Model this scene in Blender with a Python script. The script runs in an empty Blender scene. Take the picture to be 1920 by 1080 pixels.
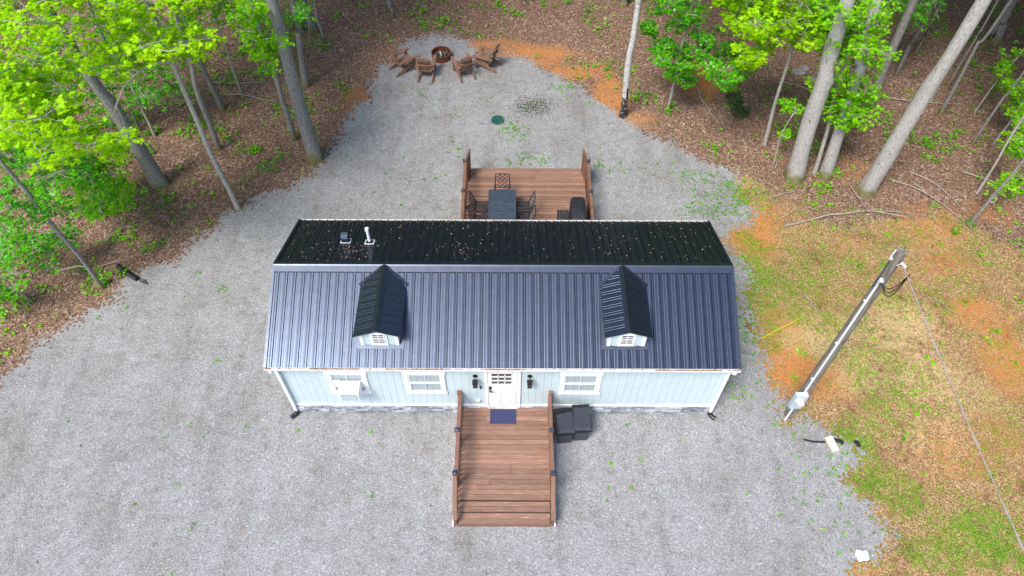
import bpy, math, random
import numpy as np
from mathutils import Vector, Matrix
from math import radians, sin, cos, pi
random.seed(7); RNG=np.random.default_rng(11)
S=bpy.context.scene; C=S.collection
# ---------------- camera, sky, sun, exposure ----------------
cam=bpy.data.objects.new('camera',bpy.data.cameras.new('camera')); C.objects.link(cam); S.camera=cam
p_,y_,r_=radians(53.287),radians(.112),radians(.312)
f_=Vector((sin(y_)*cos(p_),cos(y_)*cos(p_),-sin(p_))); rt=Vector((cos(y_),-sin(y_),0)); up=rt.cross(f_)
r2=rt*cos(r_)+up*sin(r_); u2=-rt*sin(r_)+up*cos(r_)
cam.matrix_world=Matrix(((r2.x,u2.x,-f_.x,.218),(r2.y,u2.y,-f_.y,-9.816),(r2.z,u2.z,-f_.z,19.293),(0,0,0,1)))
cam.data.sensor_width=36; cam.data.lens=36*1351.5/1920; cam.data.clip_end=2000; cam.data.clip_start=.1
SUN=Vector((-.42,-.52,1.0)).normalized()
w=bpy.data.worlds.new('World'); S.world=w; w.use_nodes=True
nt=w.node_tree; bg=nt.nodes['Background']; sk=nt.nodes.new('ShaderNodeTexSky'); sk.sky_type='NISHITA'; sk.sun_disc=False
sk.sun_elevation=math.asin(SUN.z); sk.sun_rotation=math.atan2(SUN.x,SUN.y); sk.dust_density=2; sk.air_density=1.0; sk.ozone_density=1
nt.links.new(sk.outputs[0],bg.inputs[0]); bg.inputs[1].default_value=.14
L=bpy.data.lights.new('sun','SUN'); L.energy=2.3; L.angle=radians(18); L.color=(1,.95,.88)
lo=bpy.data.objects.new('sun',L); C.objects.link(lo); lo.rotation_euler=(-SUN).to_track_quat('-Z','Y').to_euler()
S.view_settings.view_transform='Standard'; S.view_settings.look='None'; S.view_settings.gamma=1; S.view_settings.exposure=.86
S.view_settings.use_curve_mapping=False
S.render.engine='CYCLES'; S.cycles.max_bounces=8; S.cycles.transparent_max_bounces=8

# ---------------- helpers ----------------
class MB:
    def __init__(s): s.v=[]; s.f=[]; s.m=[]
    def add(s,vs,fs,mi=0):
        n=len(s.v); s.v+= [tuple(v) for v in vs]; s.f+= [tuple(n+i for i in f) for f in fs]; s.m+=[mi]*len(fs); return s
    def box(s,c,sz,rz=0,R=None,mi=0):
        hx,hy,hz=sz[0]/2,sz[1]/2,sz[2]/2
        M=R if R is not None else Matrix.Rotation(rz,3,'Z')
        vs=[Vector(c)+M@Vector((x*hx,y*hy,z*hz)) for z in(-1,1) for y in(-1,1) for x in(-1,1)]
        return s.add(vs,[(0,2,3,1),(4,5,7,6),(0,1,5,4),(2,6,7,3),(0,4,6,2),(1,3,7,5)],mi)
    def bar(s,a,b,w,h,mi=0):   # rectangular bar a->b, w sideways, h up
        a=Vector(a); b=Vector(b); d=(b-a); l=d.length; d.normalize()
        sd=d.cross(Vector((0,0,1)));
        if sd.length<1e-3: sd=Vector((1,0,0))
        sd.normalize(); u=sd.cross(d)
        R=Matrix((sd,d,u)).transposed(); return s.box((a+b)/2,(w,l,h),R=R,mi=mi)
    def tube(s,P,r,n=8,cap=True,mi=0):
        P=[Vector(p) for p in P]; k=len(P); rr=r if hasattr(r,'__len__') else [r]*k
        vs=[]; ref=None
        for i,p in enumerate(P):
            t=(P[min(i+1,k-1)]-P[max(i-1,0)]).normalized()
            if ref is None: ref=t.orthogonal().normalized()
            ref=(ref-t*ref.dot(t)).normalized(); q=t.cross(ref)
            for j in range(n):
                a=2*pi*j/n; vs.append(p+(ref*cos(a)+q*sin(a))*rr[i])
        fs=[(i*n+j,i*n+(j+1)%n,(i+1)*n+(j+1)%n,(i+1)*n+j) for i in range(k-1) for j in range(n)]
        if cap: fs+= [tuple(range(n))[::-1],tuple((k-1)*n+j for j in range(n))]
        return s.add(vs,fs,mi)
    def cyl(s,c,r,h,n=24,r2=None,mi=0): c=Vector(c); return s.tube([c,c+Vector((0,0,h))],[r,r if r2 is None else r2],n,mi=mi)
    def prism(s,poly,axis,a,b,mi=0):   # poly in the other two axes (in cyclic order), extruded a..b
        def pt(u,v,t):
            return {'x':(t,u,v),'y':(u,t,v),'z':(u,v,t)}[axis]
        n=len(poly); vs=[pt(u,v,a) for u,v in poly]+[pt(u,v,b) for u,v in poly]
        return s.add(vs,[tuple(range(n))[::-1],tuple(range(n,2*n))]+[(i,(i+1)%n,n+(i+1)%n,n+i) for i in range(n)],mi)
    def build(s,name,mat,parent=None,smooth=False,bevel=0,loc=None,rz=None):
        me=bpy.data.meshes.new(name); me.from_pydata(s.v,[],s.f)
        ms=mat if isinstance(mat,(list,tuple)) else [mat]
        for m in ms: me.materials.append(m)
        if len(ms)>1: me.polygons.foreach_set('material_index',s.m)
        if smooth: me.polygons.foreach_set('use_smooth',[True]*len(me.polygons))
        me.validate()
        import bmesh
        b=bmesh.new(); b.from_mesh(me); bmesh.ops.recalc_face_normals(b,faces=b.faces); b.to_mesh(me); b.free()
        o=bpy.data.objects.new(name,me); C.objects.link(o)
        if parent: o.parent=parent
        if loc: o.location=loc
        if rz is not None: o.rotation_euler.z=rz
        if bevel:
            m=o.modifiers.new('bevel','BEVEL'); m.width=bevel; m.segments=2; m.limit_method='ANGLE'
        return o
def npmesh(name,V,loops,sizes,mat,parent=None,smooth=False):
    me=bpy.data.meshes.new(name); V=np.asarray(V,dtype=np.float32)
    me.vertices.add(len(V)); me.vertices.foreach_set('co',V.ravel())
    loops=np.asarray(loops,dtype=np.int32); sizes=np.asarray(sizes,dtype=np.int32)
    me.loops.add(len(loops)); me.loops.foreach_set('vertex_index',loops)
    me.polygons.add(len(sizes)); st=np.concatenate([[0],np.cumsum(sizes)[:-1]]).astype(np.int32)
    me.polygons.foreach_set('loop_start',st)
    try: me.polygons.foreach_set('loop_total',sizes)
    except Exception: pass
    if smooth: me.polygons.foreach_set('use_smooth',np.ones(len(sizes),dtype=bool))
    me.materials.append(mat); me.update(calc_edges=True)
    o=bpy.data.objects.new(name,me); C.objects.link(o)
    if parent: o.parent=parent
    return o
def tag(o,label=None,cat=None,group=None,kind=None):
    if label: o['label']=label
    if cat: o['category']=cat
    if group: o['group']=group
    if kind: o['kind']=kind
    return o
def thing(name,label,cat,loc=(0,0,0),rz=0,group=None):
    o=bpy.data.objects.new(name,None); C.objects.link(o); o.location=loc; o.rotation_euler.z=rz; o.empty_display_size=.2
    return tag(o,label,cat,group)
def copy_tree(o,parent=None):
    c=o.copy(); C.objects.link(c); c.parent=parent
    for ch in list(o.children): copy_tree(ch,c)
    return c

# ---------------- materials ----------------
def mat(name,c,c2=None,scale=8,rough=.6,island=0,bump=0,bscale=60,metal=0,spec=.5,coat=0,stretch=None,detail=5,c3=None,lo_=.35,hi_=.65,trans=0,hue=0):
    m=bpy.data.materials.new(name); m.use_nodes=True; n=m.node_tree.nodes; l=m.node_tree.links; b=n['Principled BSDF']
    b.inputs['Roughness'].default_value=rough; b.inputs['Metallic'].default_value=metal; b.inputs['Specular IOR Level'].default_value=spec
    b.inputs['Coat Weight'].default_value=coat; b.inputs['Coat Roughness'].default_value=.12
    tc=n.new('ShaderNodeTexCoord'); mp=n.new('ShaderNodeMapping'); l.new(tc.outputs['Object'],mp.inputs[0])
    if stretch: mp.inputs['Scale'].default_value=stretch
    col=None
    def rgb(c): x=n.new('ShaderNodeRGB'); x.outputs[0].default_value=(*c,1); return x.outputs[0]
    if c2:
        ns=n.new('ShaderNodeTexNoise'); ns.inputs['Scale'].default_value=scale; ns.inputs['Detail'].default_value=detail; ns.inputs['Roughness'].default_value=.65
        l.new(mp.outputs[0],ns.inputs['Vector'])
        cr=n.new('ShaderNodeValToRGB'); l.new(ns.outputs[0],cr.inputs[0]); e=cr.color_ramp.elements
        e[0].position=lo_; e[0].color=(*c,1); e[1].position=hi_; e[1].color=(*c2,1)
        if c3: x=e.new(hi_+.12); x.color=(*c3,1)
        col=cr.outputs[0]
    else: col=rgb(c)
    if island:
        g=n.new('ShaderNodeNewGeometry'); hs=n.new('ShaderNodeHueSaturation'); mr=n.new('ShaderNodeMapRange')
        mr.inputs['To Min'].default_value=1-island; mr.inputs['To Max'].default_value=1+island
        l.new(g.outputs['Random Per Island'],mr.inputs[0]); l.new(mr.outputs[0],hs.inputs['Value']); l.new(col,hs.inputs['Color'])
        if hue:
            m2=n.new('ShaderNodeMath'); m2.operation='MULTIPLY'; m2.inputs[1].default_value=7.31; m3=n.new('ShaderNodeMath'); m3.operation='FRACT'
            m4=n.new('ShaderNodeMapRange'); m4.inputs['To Min'].default_value=.5-hue; m4.inputs['To Max'].default_value=.5+hue
            l.new(g.outputs['Random Per Island'],m2.inputs[0]); l.new(m2.outputs[0],m3.inputs[0]); l.new(m3.outputs[0],m4.inputs[0]); l.new(m4.outputs[0],hs.inputs['Hue'])
        col=hs.outputs[0]
    l.new(col,b.inputs['Base Color'])
    if bump:
        nb=n.new('ShaderNodeTexNoise'); nb.inputs['Scale'].default_value=bscale; nb.inputs['Detail'].default_value=4; l.new(mp.outputs[0],nb.inputs['Vector'])
        bp=n.new('ShaderNodeBump'); bp.inputs['Strength'].default_value=bump; bp.inputs['Distance'].default_value=.01
        l.new(nb.outputs[0],bp.inputs['Height']); l.new(bp.outputs[0],b.inputs['Normal'])
    if trans:
        t=n.new('ShaderNodeBsdfTranslucent'); l.new(col,t.inputs[0]); mx=n.new('ShaderNodeMixShader'); mx.inputs[0].default_value=trans
        l.new(b.outputs[0],mx.inputs[1]); l.new(t.outputs[0],mx.inputs[2]); l.new(mx.outputs[0],n['Material Output'].inputs[0])
    return m
K={}
K['siding']=mat('pale blue siding',(.52,.63,.655),(.57,.68,.70),3,.55,bump=.05)
K['white']=mat('white paint',(.86,.87,.88),(.81,.82,.83),4,.45)
K['gutterw']=mat('weathered white gutter',(.74,.73,.72),(.5,.44,.4),9,.5,lo_=.5,hi_=.75)
K['roof']=mat('black ribbed metal roofing',(.083,.104,.150),(.097,.119,.166),5,.31,metal=.95,spec=.5)
K['roof2']=mat('black ridge metal',(.090,.106,.145),(.110,.128,.168),7,.36,metal=.95,spec=.5)
K['stone']=mat('grey stone veneer',(.20,.225,.275),(.43,.44,.46),6,.8,island=.5,bump=.6,bscale=40)
K['mortar']=mat('mortar',(.3,.3,.31),rough=.9)
K['deck']=mat('brown stained deck boards',(.20,.108,.072),(.285,.163,.113),3,.55,island=.24,bump=.2,bscale=40,stretch=(1,9,9),c3=(.50,.40,.34),lo_=.3,hi_=.62)
K['decky']=mat('brown stained timber',(.16,.080,.050),(.22,.115,.075),4,.6,island=.12,bump=.15,bscale=40)
K['black']=mat('black metal',(.012,.012,.014),rough=.4)
K['iron']=mat('dark cast iron',(.02,.02,.023),(.035,.035,.04),12,.45)
K['plastic']=mat('black bin plastic',(.030,.035,.050),(.040,.046,.062),10,.42,bump=.05)
K['bag']=mat('black bin liner',(.010,.010,.012),rough=.22,bump=.9,bscale=18)
K['cover']=mat('black fabric cover',(.013,.014,.019),(.022,.023,.030),6,.6,bump=.5,bscale=9)
K['tabletop']=mat('slate blue table top',(.035,.048,.068),(.055,.070,.095),7,.42,island=.1)
K['glass']=mat('dark window glass',(.03,.035,.04),rough=.06,spec=.9)
K['blind']=mat('white window blind',(.19,.20,.215),rough=.6)
K['mat_']=mat('navy door mat',(.020,.026,.075),(.045,.055,.13),90,.9,bump=.5,bscale=300)
K['chairwood']=mat('brown weathered wood',(.16,.085,.055),(.27,.155,.105),8,.7,island=.18,bump=.3)
K['rust']=mat('rusted steel',(.055,.022,.014),(.22,.055,.018),9,.8,bump=.3,c3=(.33,.10,.03))
K['ash']=mat('ash and charcoal',(.03,.028,.026),(.22,.21,.20),22,.95,bump=.8)
K['char']=mat('charred log',(.02,.018,.016),(.10,.08,.06),14,.9,bump=.5)
K['birchlog']=mat('pale split log',(.62,.58,.52),(.45,.38,.3),12,.8)
K['green']=mat('dark green plastic lid',(.010,.070,.058),(.018,.095,.08),9,.5,bump=.1)
K['pole']=mat('weathered utility pole',(.10,.088,.075),(.26,.235,.20),7,.9,stretch=(3,3,.25),bump=.8,bscale=25)
K['grey']=mat('galvanised grey',(.42,.50,.55),(.50,.57,.61),6,.45)
K['conduit']=mat('pale grey conduit',(.66,.67,.68),rough=.5)
K['wire']=mat('aluminium cable',(.27,.27,.28),rough=.55)
K['yellow']=mat('yellow strap',(.58,.40,.03),rough=.6)
K['beige']=mat('beige plastic block',(.72,.66,.50),(.64,.58,.44),8,.6)
K['rock']=mat('white limestone',(.62,.62,.62),(.82,.82,.82),6,.9,bump=.8,bscale=14)
K['bark']=mat('pale grey bark',(.20,.19,.18),(.46,.44,.42),11,.9,stretch=(3,3,.8),bump=1.0,bscale=26,c3=(.56,.54,.52),lo_=.3,hi_=.6)
K['barkdark']=mat('grey bark',(.09,.085,.08),(.29,.275,.26),11,.92,stretch=(3,3,.8),bump=1.0,bscale=24,c3=(.38,.36,.34),lo_=.3,hi_=.6)
K['barkpale']=mat('smooth pale bark',(.26,.24,.21),(.46,.43,.39),9,.85,stretch=(2,2,.8),bump=.5,bscale=20)
K['birch']=mat('white birch bark',(.56,.55,.53),(.12,.115,.11),5,.8,stretch=(1.5,1.5,2.5),bump=.6,lo_=.48,hi_=.72)
K['birchfoot']=mat('blackened birch foot',(.02,.018,.016),(.40,.38,.35),7,.9,lo_=.52,hi_=.66,bump=.6)
K['twig']=mat('pale twig',(.30,.26,.22),(.42,.38,.33),12,.85)
K['stick']=mat('dead grey branch',(.22,.18,.15),(.42,.36,.31),12,.9)
K['lime']=mat('lime maple leaves',(.43,.74,.003),(.31,.62,.003),1.2,.5,island=.25,trans=.42,spec=.3,hue=.015)
K['spring']=mat('spring green leaves',(.27,.62,.006),(.18,.52,.006),1.4,.45,island=.30,trans=.38,spec=.35,hue=.02)
K['green2']=mat('green leaves',(.14,.50,.008),(.08,.38,.008),1.6,.38,island=.38,trans=.34,spec=.5,hue=.02)
K['canopy']=mat('high canopy leaves',(.10,.26,.015),(.06,.17,.010),.6,.5,island=.3,trans=.3,spec=.3)
K['under']=mat('undergrowth leaves',(.20,.55,.008),(.09,.36,.008),.7,.5,island=.4,trans=.3,spec=.3,hue=.02)
K['shrub']=mat('dark shrub leaves',(.03,.12,.02),(.02,.07,.012),2,.5,island=.4,trans=.15)
K['greyrock']=mat('grey field stone',(.16,.15,.14),(.34,.32,.30),4,.9,bump=.8,bscale=14)
K['grassb']=mat('grass blades',(.16,.36,.015),(.28,.42,.04),.8,.6,island=.4,trans=.25,spec=.2)
K['litter']=mat('dry leaf litter',(.23,.140,.092),(.36,.245,.170),1.5,.8,island=.6,spec=.3,hue=.02)
K['bits']=mat('brown leaf bits',(.40,.26,.17),(.26,.13,.07),3,.8,island=.5,hue=.02)
K['gravelstone']=mat('grey crushed stone',(.31,.308,.305),(.27,.267,.265),2,.85,island=.42)

for kk in ('bark','barkdark'):   # dark pits and old branch scars that belong to the bark
    t_=K[kk].node_tree; b_=t_.nodes['Principled BSDF']; src=b_.inputs['Base Color'].links[0].from_socket
    tc_=[q for q in t_.nodes if q.type=='TEX_COORD'][0]; mp_=t_.nodes.new('ShaderNodeMapping'); mp_.inputs['Scale'].default_value=(2.6,2.6,1.7); t_.links.new(tc_.outputs['Object'],mp_.inputs[0])
    v_=t_.nodes.new('ShaderNodeTexVoronoi'); v_.inputs['Scale'].default_value=1; t_.links.new(mp_.outputs[0],v_.inputs['Vector'])
    m_=t_.nodes.new('ShaderNodeMapRange'); m_.inputs['From Min'].default_value=.03; m_.inputs['From Max'].default_value=.12; t_.links.new(v_.outputs['Distance'],m_.inputs[0])
    x_=t_.nodes.new('ShaderNodeMix'); x_.data_type='RGBA'; x_.inputs[6].default_value=(.11,.10,.09,1); t_.links.new(m_.outputs[0],x_.inputs[0]); t_.links.new(src,x_.inputs[7]); t_.links.new(x_.outputs[2],b_.inputs['Base Color'])
    # lichen and moss near the foot
    s_=t_.nodes.new('ShaderNodeSeparateXYZ'); t_.links.new(tc_.outputs['Object'],s_.inputs[0]); n_=t_.nodes.new('ShaderNodeTexNoise'); n_.inputs['Scale'].default_value=5; t_.links.new(tc_.outputs['Object'],n_.inputs['Vector'])
    a_=t_.nodes.new('ShaderNodeMath'); a_.operation='MULTIPLY_ADD'; a_.inputs[1].default_value=-.9; t_.links.new(n_.outputs[0],a_.inputs[0]); t_.links.new(s_.outputs['Z'],a_.inputs[2])
    m2_=t_.nodes.new('ShaderNodeMapRange'); m2_.inputs['From Min'].default_value=-.25; m2_.inputs['From Max'].default_value=.15; t_.links.new(a_.outputs[0],m2_.inputs[0])
    y_=t_.nodes.new('ShaderNodeMix'); y_.data_type='RGBA'; y_.inputs[6].default_value=(.16,.15,.05,1); t_.links.new(m2_.outputs[0],y_.inputs[0]); t_.links.new(x_.outputs[2],y_.inputs[7]); t_.links.new(y_.outputs[2],b_.inputs['Base Color'])
TREES=[
('oak',[(-12.81,9.21,0.00,0.28),(-12.92,9.14,3.68,0.21),(-13.12,8.99,6.85,0.15),(-13.60,8.65,24.00,0.07)],4.2,'thickest grey trunk of the left woods, with flared foot, left of the slender maple'),
('maple',[(-9.72,8.15,0.00,0.09),(-9.81,8.10,3.46,0.08),(-9.74,8.14,6.37,0.08),(-9.76,8.13,8.24,0.08),(-9.77,8.13,13.00,0.04)],0,'slender pale maple rooted at the gravel edge under bright yellow green sprays at left'),
('poplar',[(-11.13,11.19,0.00,0.11),(-11.04,11.23,2.69,0.10),(-10.76,11.38,5.97,0.07),(-10.23,11.65,20.00,0.03)],3,'slim grey tree close behind the slender maple on the left side'),
('poplar',[(-11.51,13.46,0.00,0.12),(-11.65,13.39,2.95,0.09),(-11.59,13.42,4.79,0.08),(-11.73,13.35,20.00,0.03)],3,'slim dark grey tree growing third in line behind the slender maple at left'),
('sapling',[(-13.79,11.84,0.00,0.06),(-13.73,11.88,2.04,0.04),(-13.67,11.92,3.64,0.03),(-13.60,11.96,7.00,0.02)],0,'thin pale sapling rising behind the thick left trunk'),
('sapling',[(-11.11,14.75,0.00,0.05),(-11.08,14.76,2.66,0.04),(-11.01,14.80,4.15,0.04),(-10.95,14.83,9.00,0.02)],0,'thin sapling between the slim dark trees and the tall straight grey trunk'),
('young_beech',[(-13.38,4.50,0.00,0.07),(-13.39,4.49,2.09,0.06),(-13.43,4.46,4.33,0.06),(-13.47,4.42,5.84,0.05),(-13.50,4.39,9.00,0.02)],0,'young beech tree nearest the gravel corner at far left, with broad green leaves'),
('oak',[(-7.32,10.73,0.00,0.27),(-7.35,10.72,3.45,0.23),(-7.26,10.75,6.65,0.19),(-7.16,10.79,24.00,0.08)],4.2,'tall straight grey trunk standing at the gravel edge left of the fire pit'),
('poplar',[(-8.34,11.81,0.00,0.12),(-8.29,11.83,2.82,0.09),(-8.33,11.82,5.41,0.07),(-8.32,11.82,18.00,0.03)],2.5,'slim trunk clothed in green leaves just left of the tall straight grey trunk'),
('poplar',[(-8.41,15.02,0.00,0.16),(-8.19,15.09,2.62,0.11),(-8.08,15.13,3.96,0.09),(-7.28,15.39,20.00,0.04)],3,'pale splitting trunk directly behind the tall straight grey trunk'),
('oak',[(-8.82,18.93,0.00,0.27),(-8.90,18.90,1.13,0.23),(-8.94,18.89,1.65,0.21),(-9.90,18.58,24.00,0.10)],4.2,'dark thick trunk in the top woods behind the pale splitting trunk'),
('sapling',[(-8.25,18.53,0.00,0.04),(-8.34,18.50,1.13,0.04),(-8.29,18.51,1.89,0.03),(-8.38,18.49,8.00,0.01)],0,'bent thin sapling right beside the dark thick trunk in the top woods'),
('poplar',[(-5.30,20.17,0.00,0.13),(-5.38,20.15,0.52,0.11),(-5.38,20.15,0.90,0.10),(-6.35,19.97,20.00,0.05)],3,'short visible grey trunk at the top edge above the wooden chairs'),
('oak',[(5.44,21.16,0.00,0.19),(5.43,21.16,0.22,0.18),(5.45,21.16,0.33,0.17),(5.78,21.10,22.00,0.08)],4,'trunk base just visible at the top edge left of the birch'),
('birch',[(4.73,13.30,0.00,0.14),(4.63,13.32,2.73,0.12),(4.63,13.32,5.13,0.11),(4.44,13.35,20.00,0.05)],3,'straight pale birch with blackened foot where gravel meets clay'),
('sapling',[(6.61,13.71,0.00,0.06),(6.61,13.71,2.10,0.05),(6.63,13.70,4.06,0.04),(6.64,13.70,6.50,0.02)],0,'small leafy maple with deep green clusters over the clay patch right of the birch'),
('maple',[(10.13,11.62,0.00,0.08),(9.95,11.70,2.67,0.06),(9.86,11.74,4.53,0.06),(9.73,11.79,5.71,0.05),(9.57,11.86,9.50,0.02)],0,'slender curved maple with yellow green sprays left of the thick bulging trunk'),
('sapling',[(10.24,10.48,0.00,0.03),(10.13,10.54,1.42,0.02),(10.20,10.50,2.49,0.02)],0,'tiny bare stemmed sapling with two leaf tufts beside the thick bulging trunk'),
('oak',[(10.85,9.77,0.00,0.32),(10.63,9.88,2.55,0.28),(10.52,9.94,4.35,0.26),(10.29,10.05,7.16,0.22),(9.49,10.46,24.00,0.10)],4.2,'thick pale trunk with a knot bulge halfway up, left of the right hand group'),
('sapling',[(11.71,10.06,0.00,0.09),(11.54,10.15,1.76,0.07),(11.21,10.33,4.06,0.06),(10.84,10.53,9.00,0.03)],0,'thin maple densely covered in bright green leaves between two pale thick trunks'),
('oak',[(12.03,9.86,0.00,0.22),(11.81,9.98,2.57,0.20),(11.62,10.09,4.67,0.18),(11.28,10.27,7.03,0.15),(10.21,10.86,24.00,0.07)],4.2,'pale trunk just right of the thick bulging trunk, half hidden by green leaves'),
('oak',[(14.79,13.79,0.00,0.19),(14.68,13.86,2.51,0.17),(14.61,13.90,4.62,0.15),(14.18,14.16,24.00,0.07)],4.2,'grey brown trunk farther back between the leafy maple and the widest leaning trunk'),
('oak',[(13.35,9.08,0.00,0.31),(13.46,9.01,4.56,0.24),(13.56,8.94,7.86,0.19),(13.83,8.74,25.00,0.08)],4.5,'widest pale leaning trunk with dark pits at the forest edge on the right'),
('poplar',[(16.57,15.83,0.00,0.05),(16.51,15.87,1.60,0.04),(16.57,15.83,2.85,0.04),(16.58,15.82,16.00,0.02)],2,'one of a close pair of thin stems behind the widest leaning trunk, the front one'),
('poplar',[(16.91,16.27,0.00,0.04),(16.87,16.30,1.44,0.04),(16.90,16.28,2.79,0.04),(16.86,16.31,16.00,0.02)],2,'one of a close pair of thin stems behind the widest leaning trunk, the rear one'),
('poplar',[(17.96,17.41,0.00,0.04),(17.94,17.42,1.06,0.04),(17.92,17.44,1.94,0.04),(17.75,17.55,16.00,0.02)],2,'thin stem standing alone right of the close pair of thin stems'),
('poplar',[(17.67,13.45,0.00,0.08),(17.56,13.53,3.11,0.06),(17.69,13.43,5.13,0.05),(17.73,13.40,20.00,0.02)],3,'slim curved stem right of the widest leaning trunk, running to the top edge'),
('poplar',[(18.58,15.20,0.00,0.05),(18.56,15.21,2.43,0.04),(18.57,15.20,4.04,0.04),(18.54,15.22,18.00,0.02)],2.5,'thin dark stem just behind the slim curved stem at upper right'),
('oak',[(21.79,18.34,0.00,0.23),(21.67,18.43,1.06,0.22),(21.56,18.51,2.03,0.20),(20.15,19.57,23.00,0.09)],4,'dark thick trunk in the deep shade of the upper right corner'),
('sapling',[(19.10,13.55,0.00,0.03),(19.14,13.52,1.68,0.03),(19.28,13.41,3.16,0.03),(19.44,13.27,8.00,0.01)],0,'thin stem with two small leaf clusters near the right edge in the upper woods'),
('poplar',[(18.30,11.67,0.00,0.05),(18.28,11.68,2.25,0.04),(18.35,11.62,3.46,0.04),(18.45,11.54,14.00,0.02)],2,'thin pale stem above the trunk bases at the right edge, upper of three'),
('sapling',[(19.16,11.73,0.00,0.04),(19.19,11.71,1.35,0.04),(19.15,11.74,2.32,0.04),(19.14,11.76,8.00,0.02)],0,'thin leafy stem at the right edge, middle of three'),
('sapling',[(17.36,8.89,0.00,0.05),(17.28,8.97,1.74,0.04),(17.18,9.05,3.61,0.04),(17.04,9.17,8.00,0.02)],0,'leafy pale stem at the right edge, lower of three'),
('poplar',[(16.45,7.31,0.00,0.06),(16.50,7.27,1.75,0.06),(16.53,7.23,3.54,0.05),(16.67,7.10,14.00,0.02)],2,'leaning pale pole tree rooted where leaves give way to grass at the right edge'),
('oak',[(19.41,9.34,0.00,0.21),(19.34,9.41,0.94,0.20),(19.28,9.46,2.04,0.18),(18.48,10.26,24.00,0.08)],4.2,'dark trunk cut by the right edge of the view'),
('sapling',[(-15.52,3.95,0.00,0.03),(-15.61,3.84,1.02,0.02),(-15.67,3.77,2.31,0.02),(-15.89,3.51,8.00,0.01)],0,'thin bare stem at the left border below the young beech'),
('sapling',[(-14.55,7.86,0.00,0.05),(-14.39,7.99,0.69,0.04),(-14.22,8.12,1.48,0.04),(-13.95,8.34,3.60,0.02)],0,'low leafy maple sapling between the young beech and the thickest left trunk'),
('poplar',[(-14.58,12.31,0.00,0.05),(-14.48,12.38,1.39,0.04),(-14.32,12.48,3.01,0.04),(-13.74,12.86,14.00,0.02)],2,'thin dark stem tangled behind the thick left trunk'),
]
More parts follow.
